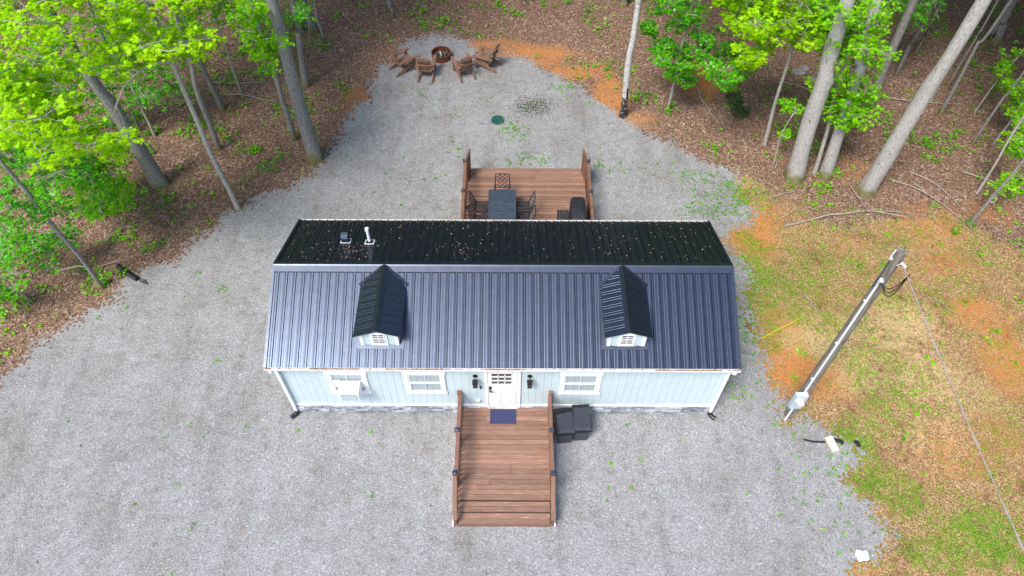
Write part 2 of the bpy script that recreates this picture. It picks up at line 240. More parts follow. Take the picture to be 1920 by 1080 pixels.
SPRAYS={
(1,'lime'):[(-12.63,4.84,8.69,0.46),(-10.15,3.73,10.40,0.57),(-10.72,4.80,11.02,0.47),(-10.41,8.59,7.70,0.49),(-11.99,6.26,9.46,0.49),(-12.32,5.11,6.31,0.68),(-12.43,3.52,8.09,0.39),(-11.42,4.54,10.35,0.49),(-12.67,7.20,6.60,0.40),(-8.68,9.33,7.95,0.55),(-13.29,8.56,7.00,0.43),(-11.11,7.24,7.35,0.40),(-8.32,8.40,8.83,0.58),(-9.26,8.26,8.49,0.69),(-11.89,7.23,6.82,0.50),(-10.96,7.59,6.49,0.49),(-9.50,7.27,7.60,0.47),(-10.27,8.04,9.14,0.58),(-8.96,6.82,8.00,0.65),(-10.52,7.29,8.74,0.61),(-11.15,2.94,8.41,0.58),(-9.90,8.97,8.53,0.58),(-13.59,6.00,7.81,0.44),(-13.21,5.55,8.18,0.39),(-11.35,6.89,8.35,0.57),(-12.85,5.24,7.94,0.63),(-10.98,8.38,6.80,0.57),(-12.13,4.89,5.98,0.58),(-8.83,7.62,7.29,0.68),(-11.05,6.75,7.63,0.42),(-10.12,6.46,7.67,0.47),(-11.97,6.40,8.72,0.58),(-12.28,3.92,7.69,0.53),(-12.32,5.84,6.19,0.65),(-10.31,7.72,9.31,0.53),(-8.79,7.78,7.11,0.40),(-10.74,6.22,8.74,0.54),(-11.10,6.37,9.36,0.62),(-8.82,6.36,10.03,0.64),(-13.02,5.96,6.75,0.43),(-10.96,7.80,6.91,0.41),(-13.14,5.19,7.80,0.57),(-10.87,6.78,9.63,0.55),(-10.87,8.42,7.45,0.46),(-12.01,5.57,6.47,0.41),(-13.15,5.61,7.36,0.39),(-8.50,6.32,9.92,0.68),(-12.97,5.39,7.34,0.50),(-11.13,2.52,8.48,0.56),(-11.58,7.88,8.76,0.62),(-12.07,7.33,6.90,0.65),(-12.54,6.45,8.76,0.39),(-7.58,5.62,8.70,0.42),(-10.73,8.63,7.14,0.45),(-12.57,5.35,8.68,0.61),(-9.57,7.76,8.47,0.68),(-10.35,8.80,6.24,0.41),(-13.74,7.21,8.33,0.48),(-13.65,7.93,9.05,0.41),(-11.65,7.19,9.11,0.39),(-10.08,5.43,8.15,0.48),(-11.22,4.85,6.48,0.63),(-11.35,6.66,9.31,0.46),(-13.44,5.04,7.13,0.51),(-9.67,2.20,9.19,0.52),(-9.64,7.24,8.19,0.46),(-11.41,9.89,6.34,0.42),(-10.95,3.65,7.31,0.48),(-12.18,4.53,8.56,0.42),(-9.93,1.98,8.49,0.55),(-13.71,5.16,6.28,0.53),(-8.96,7.68,7.14,0.61),(-13.19,7.62,7.41,0.51),(-13.11,4.72,6.55,0.66),(-11.53,3.48,7.85,0.50),(-10.60,7.94,8.23,0.53),(-7.85,3.72,9.85,0.55),(-10.19,8.99,6.43,0.41),(-11.52,5.46,7.56,0.60),(-10.19,1.40,9.85,0.61),(-9.66,6.55,8.96,0.50),(-13.42,6.08,6.61,0.59),(-10.87,3.58,7.21,0.44),(-12.21,7.36,9.25,0.51),(-10.74,5.14,9.48,0.56),(-9.34,6.04,9.41,0.40),(-8.51,8.13,7.30,0.64),(-10.21,6.54,9.54,0.42),(-8.36,8.88,8.14,0.59),(-9.79,8.79,8.31,0.50),(-10.66,7.76,6.39,0.47),(-12.84,5.65,8.02,0.54),(-10.62,7.38,7.92,0.46),(-9.92,8.15,8.74,0.50),(-8.67,9.13,8.06,0.39),(-11.90,5.60,8.19,0.52),(-10.96,7.73,8.91,0.50),(-10.33,8.63,6.18,0.39),(-8.84,6.02,8.17,0.61),(-8.52,7.99,8.42,0.51),(-12.34,6.27,7.63,0.41),(-11.82,4.75,6.08,0.57),(-13.08,7.08,8.46,0.47),(-10.13,8.27,6.86,0.41),(-12.23,4.27,8.11,0.46),(-10.49,4.93,6.20,0.20),(-10.51,4.76,5.89,0.20),(-10.18,3.89,6.97,0.34),(-11.08,5.24,6.01,0.26),(-10.32,4.37,6.21,0.27),(-11.29,5.07,6.23,0.32),(-9.94,4.52,6.56,0.33),(-11.92,4.71,8.22,0.46),(-12.60,5.11,6.14,0.41),(-12.58,5.46,7.82,0.48),(-12.24,6.53,7.01,0.35),(-12.63,6.22,7.03,0.36),(-13.43,5.82,6.68,0.43),(-12.63,5.51,6.56,0.48),(-12.46,5.42,6.41,0.34),(-13.04,5.47,6.44,0.30),(-12.31,5.14,6.18,0.44),(-12.44,5.10,7.29,0.47),(-13.61,6.18,6.70,0.30),(-12.53,5.86,7.14,0.49),(-11.99,6.15,6.31,0.50),(-12.35,5.62,6.81,0.39),(-11.22,5.21,7.28,0.31),(-12.19,5.23,7.11,0.34),(-12.41,5.01,6.51,0.30)],
(5,'spring'):[(-10.36,14.62,4.90,0.38),(-9.61,14.66,4.51,0.44),(-8.74,11.94,5.32,0.59),(-10.22,13.58,4.78,0.55),(-8.64,12.37,5.53,0.55),(-9.21,12.93,4.32,0.58),(-9.58,14.27,5.04,0.53),(-9.79,13.42,4.36,0.55),(-9.02,12.51,5.41,0.47),(-9.54,15.38,4.52,0.56),(-10.51,14.03,4.41,0.57),(-7.68,10.15,6.50,0.36),(-10.48,15.09,4.68,0.35),(-9.62,13.81,4.91,0.54),(-10.32,14.23,4.41,0.54),(-7.89,11.06,5.80,0.53),(-8.63,11.62,5.00,0.54),(-9.16,14.64,4.66,0.45),(-10.63,14.78,4.34,0.50),(-10.77,15.01,4.53,0.57),(-9.04,12.92,4.93,0.43),(-9.16,15.12,4.66,0.55)],
(6,'green'):[(-13.85,5.25,4.77,0.49),(-14.28,3.81,4.97,0.47),(-15.50,6.06,4.15,0.37),(-14.87,4.47,3.04,0.44),(-13.96,3.83,4.78,0.47),(-14.69,5.51,4.65,0.58),(-13.67,5.41,4.09,0.47),(-12.88,6.21,3.91,0.55),(-15.40,5.93,4.93,0.43),(-13.95,5.91,4.75,0.52),(-13.52,5.15,4.86,0.61),(-12.17,5.43,4.33,0.48),(-14.32,5.57,5.02,0.47),(-13.01,4.85,4.64,0.49),(-13.17,4.79,4.50,0.39),(-13.17,4.97,5.21,0.41),(-13.73,5.96,5.20,0.37),(-14.21,3.07,4.37,0.40),(-15.28,6.81,4.30,0.58),(-12.97,5.17,3.17,0.43),(-16.76,6.91,3.42,0.61),(-13.57,4.10,3.87,0.52),(-15.49,6.94,3.85,0.41),(-13.80,3.71,4.98,0.38),(-13.28,4.49,4.00,0.37),(-14.80,5.06,4.38,0.49),(-12.89,6.04,4.09,0.48),(-13.54,4.95,3.76,0.61),(-16.56,6.06,3.22,0.60),(-15.57,5.68,4.22,0.60),(-14.27,5.99,4.31,0.48),(-13.43,4.29,3.94,0.44),(-12.56,4.83,5.00,0.55),(-13.22,5.99,4.42,0.49),(-13.69,4.62,3.79,0.62),(-13.78,3.99,4.50,0.57),(-13.59,4.62,4.23,0.47),(-12.53,5.17,4.79,0.55),(-12.36,5.57,3.77,0.44),(-13.74,6.13,5.01,0.42),(-12.41,4.16,4.90,0.35),(-14.91,5.63,5.05,0.43),(-13.02,4.87,4.52,0.38),(-14.01,4.52,3.71,0.60),(-13.77,3.17,4.29,0.48),(-14.69,3.64,3.74,0.47),(-15.06,5.03,1.30,0.44),(-14.55,4.51,1.18,0.25),(-15.97,4.84,1.18,0.34),(-15.01,3.41,1.44,0.30),(-14.59,5.64,1.50,0.41),(-15.13,5.58,0.99,0.42),(-14.29,5.37,1.51,0.43),(-14.55,5.59,1.46,0.31),(-15.84,5.70,0.99,0.43),(-14.28,5.69,1.27,0.38),(-15.14,5.18,1.52,0.31),(-15.10,4.96,1.49,0.25),(-12.67,5.55,5.22,0.53),(-13.87,5.86,5.11,0.53),(-14.57,5.54,5.10,0.55),(-12.62,6.09,5.46,0.36),(-15.90,6.88,4.88,0.51),(-14.58,6.49,4.87,0.62),(-13.22,5.60,5.11,0.46),(-15.44,6.54,4.53,0.61),(-13.20,5.88,5.72,0.39),(-15.94,7.89,5.12,0.43),(-16.44,8.65,3.91,0.62),(-15.51,7.24,5.39,0.61),(-14.85,8.35,4.60,0.37),(-14.51,6.18,4.63,0.46),(-15.06,5.90,5.32,0.46),(-14.96,6.49,5.65,0.37),(-14.43,6.55,5.42,0.37),(-15.31,7.60,4.88,0.49),(-14.63,5.44,5.39,0.37),(-14.39,7.88,3.97,0.50),(-13.79,7.22,4.92,0.40),(-15.03,7.49,5.35,0.44)],
(36,'spring'):[(-13.93,7.92,2.20,0.49),(-13.14,6.32,2.56,0.52),(-13.64,7.05,1.49,0.54),(-14.08,7.67,2.35,0.54),(-12.64,6.90,1.91,0.43),(-12.85,7.26,1.79,0.55),(-14.15,7.71,2.28,0.53),(-13.93,7.56,2.92,0.58),(-14.14,7.68,1.75,0.49),(-13.29,7.49,1.73,0.45),(-13.06,6.86,1.78,0.54),(-13.22,6.55,2.02,0.51),(-13.87,7.36,2.71,0.53),(-13.87,8.08,1.54,0.45),(-12.93,6.67,2.27,0.54),(-13.93,6.77,1.51,0.57),(-13.03,5.94,2.28,0.46),(-14.77,7.22,1.62,0.49),(-13.31,7.85,1.93,0.59),(-13.51,8.01,2.00,0.61),(-13.88,8.38,1.96,0.42),(-13.95,8.29,2.25,0.57),(-13.66,7.28,1.69,0.58),(-13.35,6.65,1.73,0.48),(-14.43,7.75,1.98,0.40),(-14.11,6.60,2.14,0.41),(-14.51,7.42,1.81,0.44),(-14.54,7.49,2.36,0.40),(-14.16,8.20,2.08,0.43),(-14.20,7.76,2.56,0.56)],
(4,'green'):[(-13.46,11.79,2.15,0.59),(-12.89,12.65,2.59,0.35),(-12.70,10.57,3.10,0.57),(-13.20,11.94,2.96,0.48),(-14.08,12.20,3.72,0.42),(-13.99,12.30,3.50,0.58),(-12.95,11.78,2.18,0.46),(-11.98,12.03,3.03,0.57),(-13.93,12.49,3.12,0.43),(-13.26,11.51,3.25,0.60),(-12.96,12.33,2.93,0.40),(-13.63,12.01,2.10,0.43),(-13.24,12.17,2.99,0.53),(-13.73,12.22,3.32,0.47),(-13.67,12.22,3.48,0.40),(-13.33,12.13,1.86,0.37),(-13.14,12.97,1.65,0.39),(-12.51,12.73,1.85,0.48),(-12.61,12.05,2.34,0.48),(-12.42,12.49,1.81,0.61)],
(37,'green'):[(-15.61,11.35,3.76,0.68),(-16.19,13.16,3.87,0.64),(-15.21,11.51,3.26,0.65),(-14.95,12.17,3.65,0.52),(-16.40,11.67,4.19,0.71),(-15.15,14.54,2.63,0.46),(-14.24,12.40,1.94,0.65),(-14.94,11.91,2.15,0.43),(-16.40,12.36,3.80,0.53),(-14.78,12.37,3.10,0.73),(-15.23,14.32,3.52,0.47),(-14.47,13.40,3.62,0.66),(-15.94,11.38,3.85,0.50),(-16.24,11.26,3.96,0.58),(-14.94,10.64,2.74,0.49),(-15.67,13.78,4.18,0.63),(-14.98,11.81,3.32,0.49),(-15.35,12.31,4.04,0.55),(-15.37,11.81,2.19,0.68),(-15.93,12.53,2.35,0.74),(-14.75,11.67,3.06,0.74),(-14.77,12.31,2.15,0.61),(-14.47,12.40,1.44,0.58),(-18.55,16.18,2.44,0.43),(-14.40,13.05,2.77,0.42),(-16.77,11.58,2.35,0.46),(-16.01,11.03,3.02,0.58),(-15.34,10.66,1.68,0.64),(-16.41,12.63,4.08,0.59),(-16.20,12.11,3.26,0.65),(-15.96,11.29,2.62,0.43),(-16.34,10.93,4.10,0.48),(-17.33,13.40,3.92,0.49),(-16.41,11.16,3.27,0.59),(-14.08,13.08,4.02,0.59),(-11.87,11.84,3.88,0.47),(-12.21,13.56,3.48,0.63),(-12.79,12.36,3.58,0.58),(-13.61,12.61,4.85,0.61),(-12.56,13.69,3.76,0.44),(-13.51,13.39,3.01,0.64),(-12.53,13.51,3.64,0.71),(-13.98,12.77,3.94,0.56),(-14.34,12.38,3.38,0.47),(-12.31,14.16,3.61,0.73),(-13.17,12.99,4.37,0.65),(-13.99,13.35,3.52,0.61),(-13.09,12.75,4.25,0.66),(-14.31,13.36,3.95,0.44),(-11.98,13.12,3.87,0.45),(-14.04,13.35,3.10,0.45),(-12.13,12.60,3.53,0.66),(-11.44,11.69,4.23,0.59),(-12.16,12.72,3.33,0.61)],
(8,'spring'):[(-8.35,11.73,4.45,0.32),(-8.19,11.00,4.47,0.28),(-8.72,11.97,3.78,0.35),(-8.46,11.22,5.92,0.38),(-8.54,12.19,3.66,0.27),(-8.08,11.75,5.64,0.28),(-7.67,9.92,6.98,0.42),(-7.91,11.86,5.74,0.30),(-8.50,11.38,4.81,0.37),(-8.73,12.82,5.46,0.36),(-8.54,11.54,4.24,0.26),(-7.57,9.42,5.03,0.35),(-8.47,13.53,4.80,0.39),(-7.88,10.63,4.24,0.28),(-8.63,11.85,4.47,0.43),(-8.04,12.27,4.03,0.43),(-7.96,11.32,4.88,0.28),(-7.20,10.06,5.69,0.36),(-8.07,12.42,5.93,0.33),(-8.01,11.40,4.16,0.27),(-8.54,11.88,5.60,0.36),(-7.69,9.85,6.61,0.34),(-8.29,12.22,4.25,0.27),(-8.64,11.95,4.72,0.37),(-8.62,12.66,3.63,0.41),(-8.00,12.08,5.32,0.29)],
(9,'green'):[(-8.01,15.77,3.42,0.43),(-7.97,14.76,3.49,0.43),(-7.51,14.04,4.17,0.27),(-8.02,15.28,3.23,0.38),(-8.15,15.08,3.19,0.33),(-8.14,15.33,3.81,0.33),(-7.11,12.77,5.02,0.41)],
(15,'green'):[(5.76,13.55,2.90,0.25),(6.58,13.76,2.85,0.32),(6.18,14.26,2.72,0.31),(5.51,12.07,3.60,0.35),(6.65,13.93,2.73,0.26),(5.90,13.72,2.71,0.22),(6.78,12.91,2.70,0.29),(6.08,13.57,3.20,0.21),(5.91,13.78,2.60,0.27),(5.25,13.62,3.79,0.27),(6.92,13.85,2.39,0.20),(5.97,13.63,3.06,0.28),(5.29,13.85,3.84,0.27),(6.65,12.56,2.96,0.28),(5.64,13.95,2.78,0.20),(5.84,12.61,2.94,0.24),(5.13,13.95,3.70,0.32),(6.09,13.45,2.91,0.21),(5.38,14.04,3.41,0.28),(5.49,14.04,3.30,0.21),(6.33,13.77,2.62,0.35),(6.14,14.50,2.57,0.29),(6.83,13.45,4.52,0.39),(6.56,13.84,3.96,0.25),(6.75,13.79,4.46,0.24),(6.34,13.74,3.90,0.36),(6.29,13.36,4.28,0.30),(5.83,14.28,4.40,0.36),(6.28,12.52,5.10,0.40),(6.67,14.40,4.30,0.32),(6.19,13.95,5.02,0.34),(5.63,14.03,4.24,0.24),(5.50,12.40,5.56,0.31),(6.24,13.83,5.38,0.39),(6.03,13.59,4.74,0.27),(6.43,13.22,4.68,0.33),(6.15,14.92,4.58,0.24),(6.18,13.54,5.54,0.26),(6.89,13.79,4.46,0.40),(6.22,12.65,5.76,0.36),(6.50,13.58,5.44,0.31),(6.46,14.70,3.17,0.38),(6.46,13.66,5.29,0.31),(6.76,14.24,3.84,0.35),(5.26,13.03,5.88,0.32),(5.47,14.22,5.07,0.36),(8.48,13.41,3.16,0.30),(7.30,12.58,3.27,0.27),(7.95,11.82,2.74,0.27),(7.77,12.30,2.90,0.36),(7.13,10.47,4.37,0.25),(8.31,12.12,3.34,0.24),(7.55,12.68,2.97,0.29),(7.00,13.26,3.84,0.30),(7.62,12.80,3.08,0.33),(8.57,13.20,2.99,0.36),(8.35,12.90,3.51,0.32),(7.31,12.48,3.16,0.36),(6.99,13.16,3.14,0.28),(7.50,10.63,3.76,0.33),(7.29,13.28,3.12,0.25),(8.19,13.58,2.75,0.27),(7.56,10.29,4.23,0.34),(8.49,12.30,2.95,0.33),(7.22,11.60,3.54,0.37),(8.56,13.25,2.96,0.26),(7.08,13.57,3.52,0.29),(7.27,12.75,3.98,0.24),(7.17,10.87,3.80,0.22),(8.24,13.30,3.32,0.28),(7.21,12.81,3.46,0.31),(7.87,11.08,3.99,0.36),(8.60,12.39,2.96,0.34),(8.17,11.54,3.43,0.28),(6.98,13.35,1.75,0.25),(6.50,13.73,1.76,0.34),(7.15,13.42,1.88,0.28),(6.58,13.81,1.85,0.26),(6.83,13.18,1.86,0.32),(6.59,13.51,2.26,0.22),(6.63,13.51,1.84,0.31)],
(16,'lime'):[(9.56,11.84,4.92,0.59),(7.81,12.12,5.54,0.52),(8.98,12.15,4.55,0.49),(7.82,11.76,6.14,0.43),(7.61,14.41,4.92,0.48),(7.47,12.52,6.39,0.48),(8.30,11.54,5.50,0.50),(8.54,12.42,6.09,0.50),(7.07,12.13,5.93,0.35),(9.59,10.46,5.72,0.54),(9.52,11.25,5.38,0.36),(9.97,14.74,4.78,0.56),(8.42,12.29,5.70,0.36),(7.55,9.57,6.62,0.49),(9.32,12.07,5.21,0.49),(9.04,12.64,5.62,0.57),(8.23,12.94,5.50,0.52),(7.40,11.59,6.89,0.51),(9.71,12.25,5.86,0.38),(9.12,12.02,4.89,0.40),(9.60,11.89,5.45,0.46),(7.07,12.87,6.06,0.55),(10.23,12.44,4.70,0.37),(8.86,12.63,6.12,0.41),(7.14,11.97,6.19,0.36),(10.03,12.02,5.32,0.40),(8.39,12.14,5.63,0.48),(8.74,13.09,5.30,0.62),(8.53,12.19,5.52,0.52),(8.86,11.81,5.37,0.56),(9.48,12.78,5.72,0.59),(7.45,12.36,5.84,0.54),(9.02,10.62,7.08,0.35),(8.97,12.13,6.49,0.41),(10.12,11.93,4.61,0.51),(9.58,12.84,5.89,0.45),(8.96,10.81,5.98,0.40),(7.60,12.18,5.80,0.51),(8.79,11.30,6.33,0.43),(7.72,11.36,6.98,0.43),(8.70,11.93,5.54,0.40),(9.43,10.46,6.34,0.38),(9.23,12.32,6.52,0.51),(7.98,12.77,5.44,0.40),(8.35,13.18,4.61,0.38),(9.03,11.33,5.49,0.42),(8.08,13.07,5.33,0.45),(10.17,12.11,4.55,0.52),(8.82,11.58,6.57,0.37),(7.89,10.30,6.18,0.53),(8.45,11.27,5.27,0.43),(8.77,12.76,5.15,0.39),(8.69,12.22,5.44,0.62),(8.28,12.50,5.44,0.49),(8.57,12.30,5.49,0.44),(8.35,10.78,6.74,0.52),(9.49,11.81,5.54,0.55),(8.63,11.81,5.67,0.57),(10.17,12.07,5.33,0.36),(8.10,11.84,5.20,0.40),(8.69,10.90,5.42,0.51),(7.92,11.59,5.35,0.60),(8.25,10.94,4.32,0.27),(7.97,9.82,5.31,0.27),(8.83,11.63,4.30,0.37),(8.01,10.31,4.77,0.32),(7.99,10.71,4.52,0.35),(8.73,11.38,4.56,0.37),(7.79,10.96,4.89,0.25),(8.64,11.23,4.45,0.25)],
(17,'spring'):[(10.37,10.79,2.49,0.28),(10.24,10.98,2.40,0.24),(10.22,11.27,2.33,0.28),(10.32,10.71,1.38,0.18),(10.26,10.68,1.44,0.16)],
(19,'spring'):[(11.31,10.24,2.89,0.36),(11.77,9.89,3.77,0.30),(10.89,10.55,3.58,0.39),(11.89,10.34,2.17,0.31),(11.06,10.52,2.98,0.41),(11.53,9.60,3.77,0.29),(11.79,9.79,2.59,0.30),(13.01,11.14,2.95,0.29),(11.86,10.01,2.68,0.38),(11.94,10.51,3.17,0.47),(11.71,9.77,2.82,0.33),(11.56,9.95,2.73,0.38),(10.95,10.37,3.65,0.46),(12.35,10.49,2.84,0.43),(11.43,9.64,4.60,0.30),(11.53,9.75,4.13,0.31),(12.30,10.46,2.52,0.30),(11.37,10.40,3.06,0.29),(11.43,10.29,3.07,0.39),(10.98,9.80,4.55,0.33),(11.35,10.12,3.99,0.50),(11.74,10.18,3.61,0.31),(11.57,10.59,3.90,0.35),(11.87,9.72,3.35,0.42),(12.38,9.81,3.41,0.44),(11.87,9.42,4.41,0.32),(12.03,9.50,3.27,0.46),(11.30,9.95,3.27,0.38),(11.70,10.62,2.90,0.29),(12.09,9.82,3.25,0.46),(11.65,10.79,2.94,0.28),(12.12,9.76,3.99,0.46),(10.76,10.60,3.90,0.47),(11.90,9.38,3.25,0.34),(10.63,9.10,7.49,0.47),(11.21,10.38,5.51,0.60),(11.52,11.30,4.90,0.39),(9.92,9.22,7.24,0.35),(10.30,10.55,6.15,0.46),(10.62,11.04,6.41,0.44),(10.66,11.38,5.45,0.49),(11.29,10.21,6.59,0.36),(11.30,11.01,6.60,0.50),(12.03,10.53,4.78,0.49),(11.35,10.37,6.83,0.49),(10.78,10.24,6.38,0.40),(10.17,10.69,5.97,0.35),(11.40,11.66,4.27,0.54),(9.94,9.78,6.99,0.56),(9.73,10.70,6.65,0.53),(11.05,10.20,5.81,0.58),(11.27,10.63,5.46,0.54),(10.97,10.05,6.00,0.54),(10.93,9.16,6.23,0.37),(10.10,9.79,5.87,0.36),(10.14,10.85,6.10,0.35),(11.65,10.95,6.46,0.40),(10.52,9.59,6.83,0.38),(10.82,10.59,4.90,0.48),(11.33,8.93,6.17,0.53),(12.38,11.10,4.13,0.50),(10.11,11.11,6.10,0.59),(9.82,11.13,6.81,0.45),(11.32,10.10,6.50,0.42),(11.04,10.27,5.31,0.49),(11.48,10.67,5.60,0.50),(10.51,11.72,5.83,0.45),(11.40,11.24,5.85,0.50),(10.70,8.54,6.53,0.53),(11.76,10.05,5.24,0.36),(10.91,11.06,6.51,0.34),(11.64,10.36,6.30,0.58),(10.75,10.67,6.91,0.37),(11.02,10.72,5.36,0.37),(10.55,10.25,6.76,0.39),(12.65,11.81,4.48,0.34),(11.10,10.44,5.89,0.54),(10.74,9.96,5.09,0.38),(11.30,10.01,6.17,0.37),(10.60,10.52,5.73,0.51)],
(16,'spring'):[(10.13,12.71,5.94,0.49),(10.02,10.97,6.34,0.33),(10.75,12.44,6.23,0.47),(10.22,11.09,5.76,0.39),(10.31,11.40,5.32,0.40),(10.51,11.39,6.52,0.49),(9.67,11.16,6.63,0.30),(10.57,14.04,4.79,0.42),(10.76,12.76,4.33,0.45),(10.28,11.07,6.19,0.33),(10.97,12.79,5.74,0.42),(10.49,11.34,6.20,0.46),(10.19,11.04,5.65,0.45),(10.74,11.75,5.87,0.34)],
(23,'green'):[(16.70,16.11,3.31,0.55),(16.17,16.00,3.83,0.50),(15.89,15.27,3.20,0.50),(15.49,16.06,3.40,0.39),(15.97,16.63,3.32,0.41),(15.33,15.07,3.76,0.46),(16.08,15.51,3.07,0.37),(15.97,16.42,3.17,0.40),(15.22,15.87,3.54,0.47),(15.33,14.64,4.19,0.51),(16.45,16.10,3.74,0.46),(16.45,15.66,3.69,0.53),(15.54,17.07,3.10,0.44),(15.03,14.36,4.03,0.36),(16.27,16.14,3.47,0.52)],
(29,'spring'):[(19.33,13.66,2.03,0.23),(19.19,13.30,1.93,0.30),(18.48,12.81,2.76,0.27),(18.83,13.26,2.58,0.24),(18.65,13.10,3.29,0.35),(19.09,13.49,2.44,0.29)],
(31,'spring'):[(18.98,12.15,2.64,0.27),(19.33,11.55,1.65,0.38),(18.78,11.92,2.39,0.43),(18.79,11.72,2.84,0.31),(18.39,11.75,2.76,0.31),(18.89,11.78,2.61,0.36),(19.45,12.11,1.71,0.28),(19.09,11.80,1.70,0.31)],
(32,'spring'):[(17.59,9.07,2.05,0.38),(17.68,9.09,2.47,0.37),(17.95,9.77,2.67,0.25),(17.61,8.96,2.63,0.30),(17.58,9.30,2.56,0.40),(18.15,10.23,2.55,0.40),(17.60,8.67,2.51,0.35),(18.73,10.75,2.18,0.41)],
(33,'spring'):[(17.42,8.21,1.57,0.21),(18.07,8.69,1.04,0.21),(16.85,7.61,1.66,0.30),(17.95,8.33,1.63,0.30),(17.36,7.84,1.57,0.25)],
(35,'green'):[(-15.74,3.11,2.01,0.39),(-15.33,4.44,1.64,0.39),(-16.65,5.02,1.48,0.46),(-16.12,3.48,0.86,0.49),(-16.00,3.40,1.61,0.33),(-15.08,3.83,1.60,0.48),(-15.87,3.56,1.04,0.31),(-15.23,4.23,2.34,0.49),(-16.21,3.40,1.69,0.44),(-16.27,4.37,1.19,0.43),(-14.88,4.40,2.48,0.35),(-16.09,3.17,1.40,0.46)],
(3,'spring'):[(-11.35,14.17,4.93,0.46),(-10.25,13.10,5.36,0.34),(-11.82,13.73,4.30,0.42),(-10.85,12.50,5.68,0.41),(-11.40,13.29,4.04,0.38),(-11.27,14.11,4.37,0.50),(-11.35,12.91,4.55,0.38),(-10.66,12.59,4.86,0.49),(-11.09,12.80,4.62,0.49),(-12.22,15.30,4.06,0.46),(-11.01,12.77,5.55,0.48),(-11.62,14.14,4.75,0.34)],
}
GRAVEL=[(-22.23,-5.00),(-21.35,-2.18),(-16.02,0.41),(-15.33,1.05),(-15.00,1.43),(-14.73,1.97),(-14.21,2.80),(-13.58,3.43),(-12.93,4.07),(-12.71,4.73),(-12.38,5.23),(-11.82,5.65),(-11.19,5.70),(-11.04,6.13),(-10.61,6.99),(-10.12,7.68),(-9.71,8.02),(-9.18,8.69),(-8.28,9.10),(-7.41,9.80),(-6.94,10.67),(-6.73,11.27),(-6.59,12.52),(-6.21,13.66),(-5.77,14.51),(-5.67,15.57),(-5.42,16.30),(-5.01,16.87),(-4.74,17.64),(-4.21,18.43),(-3.40,18.80),(-2.44,18.73),(-1.70,18.25),(-1.08,17.55),(-0.49,17.17),(-0.02,17.36),(0.80,17.18),(1.37,16.54),(2.27,15.80),(3.25,15.10),(3.55,14.40),(4.05,13.72),(4.66,13.23),(5.35,12.59),(6.14,12.03),(6.81,11.51),(7.25,10.99),(8.02,10.62),(8.83,10.04),(8.87,9.47),(8.38,9.19),(8.59,8.73),(9.00,8.12),(8.76,7.60),(8.02,6.96),(7.56,6.71),(7.71,6.28),(8.30,5.87),(8.27,5.06),(8.01,4.17),(8.06,3.11),(7.98,2.30),(8.20,1.72),(8.20,0.97),(8.37,0.25),(8.43,-0.19),(9.19,-0.27),(9.67,-0.53),(10.10,-0.94),(10.21,-1.19),(9.92,-1.59),(9.56,-2.07),(9.66,-2.52),(10.01,-2.82),(10.15,-3.33),(10.18,-3.69),(9.77,-4.10),(9.28,-4.38),(8.89,-4.77),(8.6,-6.5),(8.2,-14),(-24,-14)]
LAWN=[(8.14,10.76),(9.11,9.90),(10.74,8.26),(12.89,7.62),(15.52,8.02),(16.96,6.76),(18.15,5.80),(32,12),(32,-20),(4,-20),(4,10)]
CLAY=[(1.15,17.29,1.41,0.70,1.00),(-0.74,18.06,1.43,0.48,0.80),(2.74,16.17,1.15,0.52,0.90),(4.34,14.58,0.62,1.24,0.90),(4.97,13.07,1.08,0.46,0.60),(8.12,15.30,1.13,1.09,0.90),(7.77,16.02,0.92,0.52,0.60),(-6.39,14.16,0.49,0.87,0.70),(8.73,6.97,0.85,1.15,1.00),(8.38,8.12,0.49,0.67,0.90),(7.80,9.33,1.00,0.42,0.60),(8.82,1.53,0.99,0.97,1.00),(9.66,0.97,0.81,0.75,0.70),(8.53,2.50,0.42,0.61,0.80),(14.87,7.25,1.33,1.04,0.60),(12.12,6.25,0.93,0.61,0.40),(17.46,8.04,0.97,0.80,0.50),(15.36,3.56,0.87,0.64,0.80),(15.59,1.56,0.83,0.98,0.80),(13.00,-1.42,1.22,0.99,0.50),(13.23,10.21,0.81,0.73,0.50),(8.88,3.32,0.69,0.64,0.60),(15.21,5.55,1.10,0.71,0.50),(9.36,-4.57,0.55,0.20,0.70),(14.48,-0.76,0.78,1.03,0.50),(10.83,4.18,0.71,0.44,0.30)]
STRAW=[(9.38,2.51,1.02,0.82,1.00),(10.16,2.91,1.03,0.62,0.90),(10.74,1.35,1.31,0.97,0.80),(13.03,3.34,1.38,1.07,0.90),(12.09,2.52,0.85,0.82,0.80),(10.09,1.35,0.82,0.97,0.60),(13.21,1.36,1.31,1.16,0.80),(14.49,0.45,0.96,1.11,0.60),(12.26,-0.94,0.93,1.02,0.50),(8.00,9.33,1.20,0.56,0.80),(9.92,7.22,1.14,1.03,0.40),(12.52,5.08,0.72,0.46,0.30),(5.19,13.07,0.65,0.39,0.60),(12.04,2.92,2.74,2.62,0.40),(12.43,-0.43,1.56,1.79,0.60)]
